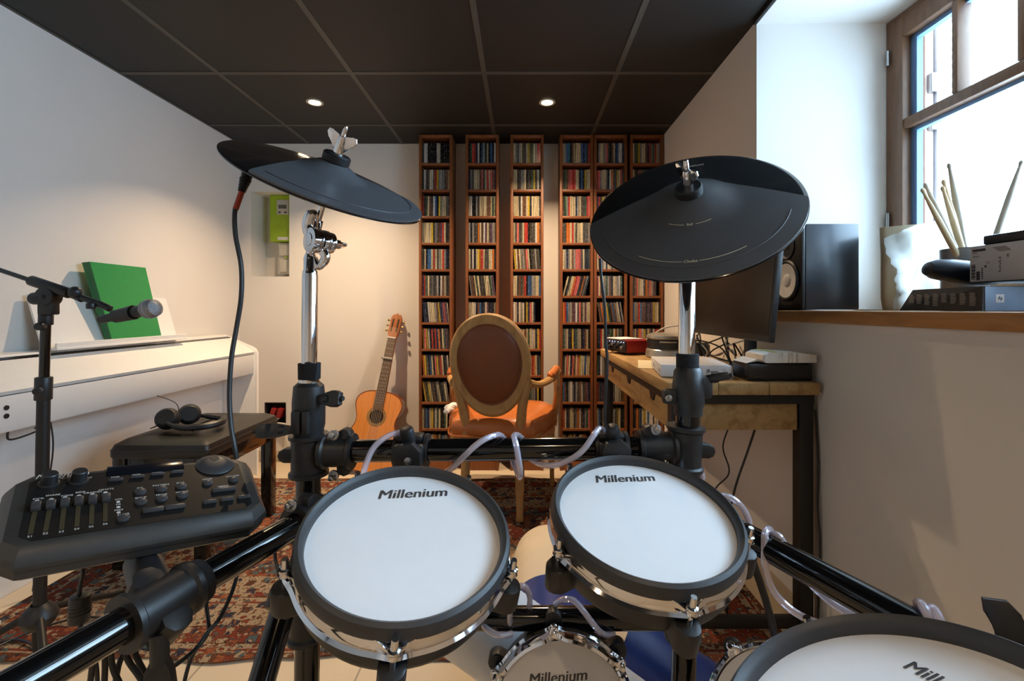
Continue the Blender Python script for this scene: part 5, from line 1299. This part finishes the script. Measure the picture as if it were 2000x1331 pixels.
def mp(zx, zy):
    p = MINV @ hit(zx / 2.827, 860 + zy / 2.827, mc0, MN); return p.x, p.y
def bxm(mb, x, y, w, h, z0, z1, bev=.0008, rot=0): mb.box((-w / 2, -h / 2, z0), (w / 2, h / 2, z1), bev, m=MF @ Matrix.Translation((x, y, 0)) @ Matrix.Rotation(rot, 4, 'Z'))
x0, y0 = mp(590, 180); x1, y1 = mp(1012, 138)
b = MB(); bxm(b, (x0 + x1) / 2, (y0 + y1) / 2, abs(x1 - x0), .021, .0006, .0016); b.build('display_window', mat('display_glass', (14, 18, 26), .16, coat=.2), t)
KNB = mat('module_button_grey', (58, 58, 60), .35)
for p in ((268, 245), (432, 228)):
    x, y = mp(*p); MB().lathe([(0, .0005), (.0105, .0005), (.0105, .002), (.0082, .003), (.0076, .015), (.0068, .016), (0, .016)], MF @ Matrix.Translation((x, y, 0)), 28).build('knob', BLACKP, t)
x, y = mp(1187, 140)
d = MB().lathe([(.0245, .0005), (.0255, .0015), (.0245, .0025), (.0225, .003), (.0205, .0046), (.012, .0058), (.0, .0058)], MF @ Matrix.Translation((x, y, 0)), 56).build('jog_dial', KNB, t)
MB().lathe([(0, .0062), (.006, .0062), (.0065, .0056)], MF @ Matrix.Translation((x, y + .010, 0)), 20).build('finger_dimple', BLACKP, d)
SLOTM = mat('fader_slot', (54, 47, 28), .6); LEDW = mat('indicator_white', (190, 190, 186), .4)
fd = [((203, 350), (165, 525), (195, 383)), ((283, 340), (250, 508), (277, 374)), ((358, 330), (338, 498), (355, 362)), ((435, 320), (423, 483), (432, 352)), ((510, 312), (503, 470), (508, 344)), ((582, 302), (580, 455), (582, 335))]
led = MB(); let = MB()
for k, (a, b_, c_) in enumerate(fd):
    ax_, ay = mp(*a); bx_, by_ = mp(*b_); cx_, cy_ = mp(*c_)
    xm, ym = (ax_ + bx_) / 2, (ay + by_) / 2; L_ = math.hypot(ax_ - bx_, ay - by_)
    sl = MB(); bxm(sl, xm, ym, .0044, L_, .0006, .0012, 0, math.atan2(by_ - ay, bx_ - ax_) + PI / 2); so = sl.build('fader_slot', SLOTM, t)
    fb = MB(); bxm(fb, cx_, cy_, .0085, .0125, .0012, .0075, .0012); fb.build('fader_cap', KNB, so)
    led.lathe([(0, .0012), (.0022, .0012), (.0022, .0005)], MF @ Matrix.Translation((*mp(a[0], a[1] - 8), 0)), 12)
    addtext(let, 'S%d' % (k + 1), .0048, MF @ Matrix.Translation((*mp(b_[0], b_[1] + 12), .0007)))
for p in ((652, 345), (653, 374), (654, 404)): led.lathe([(0, .0012), (.002, .0012), (.002, .0005)], MF @ Matrix.Translation((*mp(*p), 0)), 12)
led.build('indicators', LEDW, t)
for p in ((773, 290), (890, 274), (1000, 260), (777, 345), (893, 327), (1005, 310), (1145, 240), (1287, 222), (680, 435)):
    MB().lathe([(0, .0038), (.0045, .0038), (.0062, .0028), (.0068, .0008)], MF @ Matrix.Translation((*mp(*p), 0)), 22).build('button', KNB, t)
for p, w, h in (((1235, 280), .030, .0085), ((845, 393), .0225, .0085), ((965, 376), .0225, .0085), ((1157, 348), .017, .007), ((1252, 334), .017, .007), ((1345, 321), .017, .007), ((638, 228), .016, .005), ((758, 210), .016, .005), ((868, 196), .016, .005), ((978, 184), .016, .005)):
    mb = MB(); bxm(mb, *mp(*p), w, h, .0005, .0042, .0018); mb.build('button', KNB, t)
for s_, p, z in (('KICK', (212, 328), .0043), ('SNARE', (292, 308), .0043), ('TOMS', (368, 311), .0043), ('RIDE', (443, 292), .0043), ('CRASHES', (512, 293), .0043), ('HIHATS', (586, 276), .0043), ('VOL', (655, 331), .0042), ('FX', (653, 359), .0042), ('MIDI', (655, 390), .0042), ('ALTER', (680, 414), .0042),
                 ('KIT', (773, 268), .0043), ('PATTERN', (888, 252), .0043), ('EDIT', (996, 240), .0043), ('SETUP', (776, 322), .0043), ('MODE', (892, 305), .0043), ('METRO', (1005, 290), .0043), ('DRUM', (1145, 219), .0043), ('ACCOMP', (1283, 202), .0043), ('TEMPO', (1230, 259), .0043),
                 ('PAGE', (636, 208), .0036), ('PAGE', (753, 194), .0036), ('ENTER', (866, 184), .0036), ('MENU', (978, 172), .0036), ('LINE', (490, 211), .003)):
    addtext(let, s_, z, MF @ Matrix.Translation((*mp(*p), .0007)), bold=.01)
addtext(let, 'MPS-750', .0062, MF @ Matrix.Translation((*mp(352, 213), .0007)), shear=.2)
let.build('panel_printing', PRINT, t)
lm_ = MB(); addtext(lm_, 'Millenium', .013, MF @ Matrix.Translation((*mp(345, 197), .0007)), shear=.3); lm_.build('logo', PRINT, t)
b = MB(); b.cyl(Vector((-.487, .590, .660)), Vector((-.493, .603, .736)), .0145, seg=24); b.build('mounting_rod', BLACKP, t)

# ---- cables of the kit
def cable(name, label, pts, r, m=BLACKP, group=None, cat='cable', seg=10, sm=6): return tag(MB().tube(pts, r, seg, sm).build(name, m), label, cat, group)
cp = [(482, 352, .735), (470, 382, .725), (459, 412, .72), (460, 460, .72), (471, 520, .72), (471, 580, .72), (462, 640, .72), (452, 700, .715), (448, 770, .71), (451, 830, .705), (458, 872, .70), (462, 897, .70)]
t = thing('cymbal_cable', 'black cable running down from the left cymbal to the sound module', 'cable', at(462, 897, .70))
MB().tube([at(*p) for p in cp], .0036, 10).build('cord', BLACKP, t)
RB = mat('red_heat_shrink', (160, 56, 34), .45)
MB().tube([at(472, 375, .724), at(466, 392, .722), at(460, 409, .72)], .0042, 12).build('red_sleeve', RB, t)['label'] = 'red sleeve below the plug'
b = MB(); a, c_ = at(484, 338, .735), at(472, 374, .7245); b.cyl(a, c_, .0085, .0055, 18)
for k in range(4): q = a + (c_ - a) * (.35 + .16 * k); b.cyl(q, q + (c_ - a) * .07, .0085 - .0008 * k, seg=16)
b.build('plug', BLACKP, t)
cable('cymbal_cable', 'thin black cable hanging from the right cymbal to the crossbar clamp', [at(*p) for p in ((1172, 505, .80), (1174, 540, .80), (1181, 600, .80), (1183, 660, .80), (1186, 710, .80), (1183, 770, .80), (1181, 815, .80), (1184, 838, .80))], .0026)
for k, pts in enumerate((((250, 1200, .57), (252, 1250, .56), (232, 1300, .55), (222, 1360, .55)), ((262, 1215, .56), (262, 1270, .55), (285, 1320, .55), (310, 1370, .55)), ((278, 1210, .56), (292, 1260, .55), (318, 1300, .55), (352, 1360, .55)),
                         ((205, 1270, .54), (205, 1310, .54), (202, 1370, .54)), ((216, 1275, .54), (222, 1310, .54), (246, 1360, .54)), ((238, 1255, .54), (250, 1290, .54), (272, 1322, .54), (300, 1370, .54)), ((182, 1285, .53), (178, 1320, .53), (172, 1370, .53)))):
    cable('kit_cable', 'black cable hanging below the near part of the left rack arm', [at(*p) for p in pts], .0031, group='cables hanging from the left rack arm')
cable('kit_cable', 'long black cable sagging behind the left arm from its middle to lower left', [at(*p) for p in ((465, 1117, .70), (452, 1160, .68), (428, 1210, .66), (405, 1236, .64), (385, 1265, .62), (350, 1295, .60), (310, 1318, .58), (270, 1340, .57))], .0028)
cable('kit_cable', 'black cable joining the long sagging one below the module clamp', [at(*p) for p in ((411, 1155, .67), (403, 1180, .67), (407, 1215, .66), (405, 1240, .655), (372, 1290, .65), (352, 1370, .63))], .0026)
cable('kit_cable', 'short black cable between the left arm joint and the left mesh pad', [at(*p) for p in ((537, 1068, .74), (538, 1095, .72), (548, 1130, .69), (556, 1160, .68))], .0026)
cable('kit_cable', 'white and black braided cord behind the module mounting rod', [at(*p) for p in ((322, 1068, .66), (318, 1085, .65), (312, 1100, .63))], .0045, mat('braided_cord', (150, 150, 152), .8, var=.9, vscale=500))
t = thing('module_power_cable', 'black cable with ferrite block hanging from the sound module', 'cable', at(158, 1190, .60))
b = MB(); b.tube([at(163, 1085, .62), at(162, 1115, .61), at(156, 1150, .60), at(155, 1170, .60)], .0025, 8); b.tube([at(156, 1212, .60), at(158, 1226, .60), at(168, 1240, .59), at(188, 1300, .58), at(190, 1380, .58)], .0025, 8); b.build('cord', BLACKP, t)
b = MB(); b.cyl(at(157, 1163, .60), at(154, 1215, .60), .0112, seg=20, bev=.002)
for k in range(3): q = at(156, 1182 + 7 * k, .60); b.cyl(q, q - Vector((0, 0, .0016)), .0118, seg=20)
b.build('ferrite_block', BLACKP, t)

# clear tube wound around the bars
def ctube(label, pts, r=.0050): return tag(MB().tube([at(*p) for p in pts], r, 10, 8).build('clear_tube', CLEAR), label, 'tube', 'clear vinyl tubes wound on the rack')
ctube('clear plastic tube arching over the crossbar left of the left pad clamp', ((708, 935, .735), (714, 910, .745), (728, 878, .755), (748, 858, .762), (770, 848, .772), (788, 848, .80), (800, 866, .826), (815, 890, .822)))
ctube('clear plastic tube rising diagonally over the crossbar between the pads', ((868, 926, .79), (885, 913, .770), (910, 888, .758), (935, 866, .760), (957, 854, .772), (978, 851, .80), (992, 872, .828), (1002, 902, .815), (1013, 930, .785), (1016, 928, .768), (1014, 905, .757), (1008, 870, .758), (1004, 852, .772), (1014, 852, .80), (1030, 872, .828), (1042, 900, .815)))
ctube('clear plastic tube hanging in a shallow curve below the crossbar to the right clamp', ((1036, 897, .815), (1058, 908, .79), (1088, 908, .768), (1118, 896, .757), (1142, 876, .757), (1160, 850, .762), (1170, 838, .775), (1180, 842, .80)))
ctube('clear plastic tube curling out behind the right post below the joint', ((1356, 905, .81), (1366, 918, .80), (1372, 932, .80), (1364, 944, .80)))
ctube('clear plastic tube looping behind the right edge of the right mesh pad', ((1408, 968, .76), (1430, 974, .755), (1450, 992, .75), (1462, 1015, .745), (1464, 1035, .74)))
ctube('clear plastic tube hanging in a long loop from the top of the right arm', ((1500, 1082, .735), (1510, 1060, .715), (1505, 1036, .690), (1495, 1040, .672), (1493, 1070, .665), (1495, 1110, .662), (1508, 1150, .655), (1532, 1180, .645), (1565, 1204, .63), (1610, 1222, .60), (1660, 1230, .57)))
ctube('clear plastic tube running down along the right arm towards the snare pad', ((1500, 1062, .715), (1502, 1048, .69), (1518, 1046, .672), (1530, 1060, .665), (1548, 1092, .655), (1578, 1135, .64), (1615, 1170, .62), (1660, 1200, .59), (1720, 1222, .56)))
ctube('clear plastic tube wound around the right arm just above the snare rim', ((1815, 1245, .53), (1800, 1200, .525), (1793, 1180, .515), (1800, 1182, .502), (1812, 1202, .492), (1826, 1228, .487)))
ctube('second clear tube turn around the right arm beside the snare rim', ((1835, 1250, .52), (1822, 1208, .515), (1817, 1190, .505), (1824, 1192, .494), (1834, 1210, .485), (1842, 1232, .480)))
ctube('clear plastic tube looping over the lower crossbar right of the left pad', ((998, 1240, .80), (996, 1200, .775), (1004, 1160, .768), (1020, 1145, .77), (1032, 1158, .782), (1034, 1185, .80), (1020, 1226, .815)))
ctube('clear plastic tube sagging below the lower crossbar at the left', ((938, 1215, .79), (955, 1232, .775), (978, 1242, .77), (1000, 1238, .78)))
ctube('clear plastic tube draped over the lower crossbar toward the kick pad', ((1085, 1180, .80), (1100, 1172, .782), (1120, 1174, .772), (1140, 1195, .762), (1160, 1222, .76), (1180, 1240, .77), (1198, 1238, .79)))

# mic and instrument cables on the rug
cable('floor_cable', 'black cable curling around the foot of the microphone stand', [(-1.50, 1.12, .012), (-1.38, 1.18, .014), (-1.25, 1.22, .016), (-1.20, 1.34, .016), (-1.27, 1.44, .016), (-1.40, 1.47, .016), (-1.50, 1.40, .016), (-1.52, 1.28, .016), (-1.40, 1.05, .006)], .0032)
cable('floor_cable', 'blue black cable lying across the rug at the lower left corner', [(-1.72, 1.40, .014), (-1.60, 1.34, .016), (-1.50, 1.37, .016), (-1.36, 1.33, .016), (-1.18, 1.36, .016), (-1.02, 1.32, .016), (-.98, 1.2, .005)], .0035, mat('blue_black_cable', (30, 40, 60), .4))

# ---- wrapped rolls lying on the floor behind the kick pad
FILM = mat('white_wrapped_roll', (222, 210, 188), .42, var=.06, vscale=9, bump=.25, bscale=18); BLUEB = mat('blue_printed_band', (34, 58, 128), .35, var=.06)
def roll(name, label, p0, p1, r, band0, band1, mat_=FILM):
    p0 = Vector(p0); p1 = Vector(p1); d = p1 - p0; L = d.length; fm = frame(p0, d, (0, 0, 1))
    t = thing(name, label, 'roll', Vector(((p0.x + p1.x) / 2, (p0.y + p1.y) / 2, min(p0.z, p1.z) - r)), 'wrapped rolls behind the kick pad')
    MB().lathe([(0, 0), (r * .5, .004), (r * .82, .02), (r * .95, .045), (r, .09), (r * 1.0, L - .09), (r * .95, L - .045), (r * .82, L - .02), (r * .5, L - .004), (0, L)], fm, 48).build('wrapping', mat_, t)
    MB().lathe([(r * .99, band0 * L), (r + .0012, band0 * L), (r + .0012, band1 * L), (r * .99, band1 * L)], fm, 48).build('printed_band', BLUEB, t)
    return t, fm
roll('wrapped_roll', 'cream wrapped roll with a blue band lying farthest back between the two pads', (.095, 1.66, .125), (.075, 1.10, .125), .125, .64, .93)
roll('wrapped_roll', 'pale wrapped roll leaning slanted before the banded cream one, under the left pad', (.30, .925, .098), (-.22, .925, .475), .085, .955, .965, mat('white_wrapped_roll_cool', (214, 218, 224), .4, var=.04, bump=.2, bscale=18))
roll('wrapped_roll', 'cream roll with a blue band beside the right post, below the right pad', (.325, 1.60, .10), (.325, 1.20, .10), .10, .40, .75)
roll('wrapped_roll', 'blue printed roll lying slanted just right of the kick pad', (.215, 1.11, .21), (.47, 1.02, .085), .08, .06, .94)
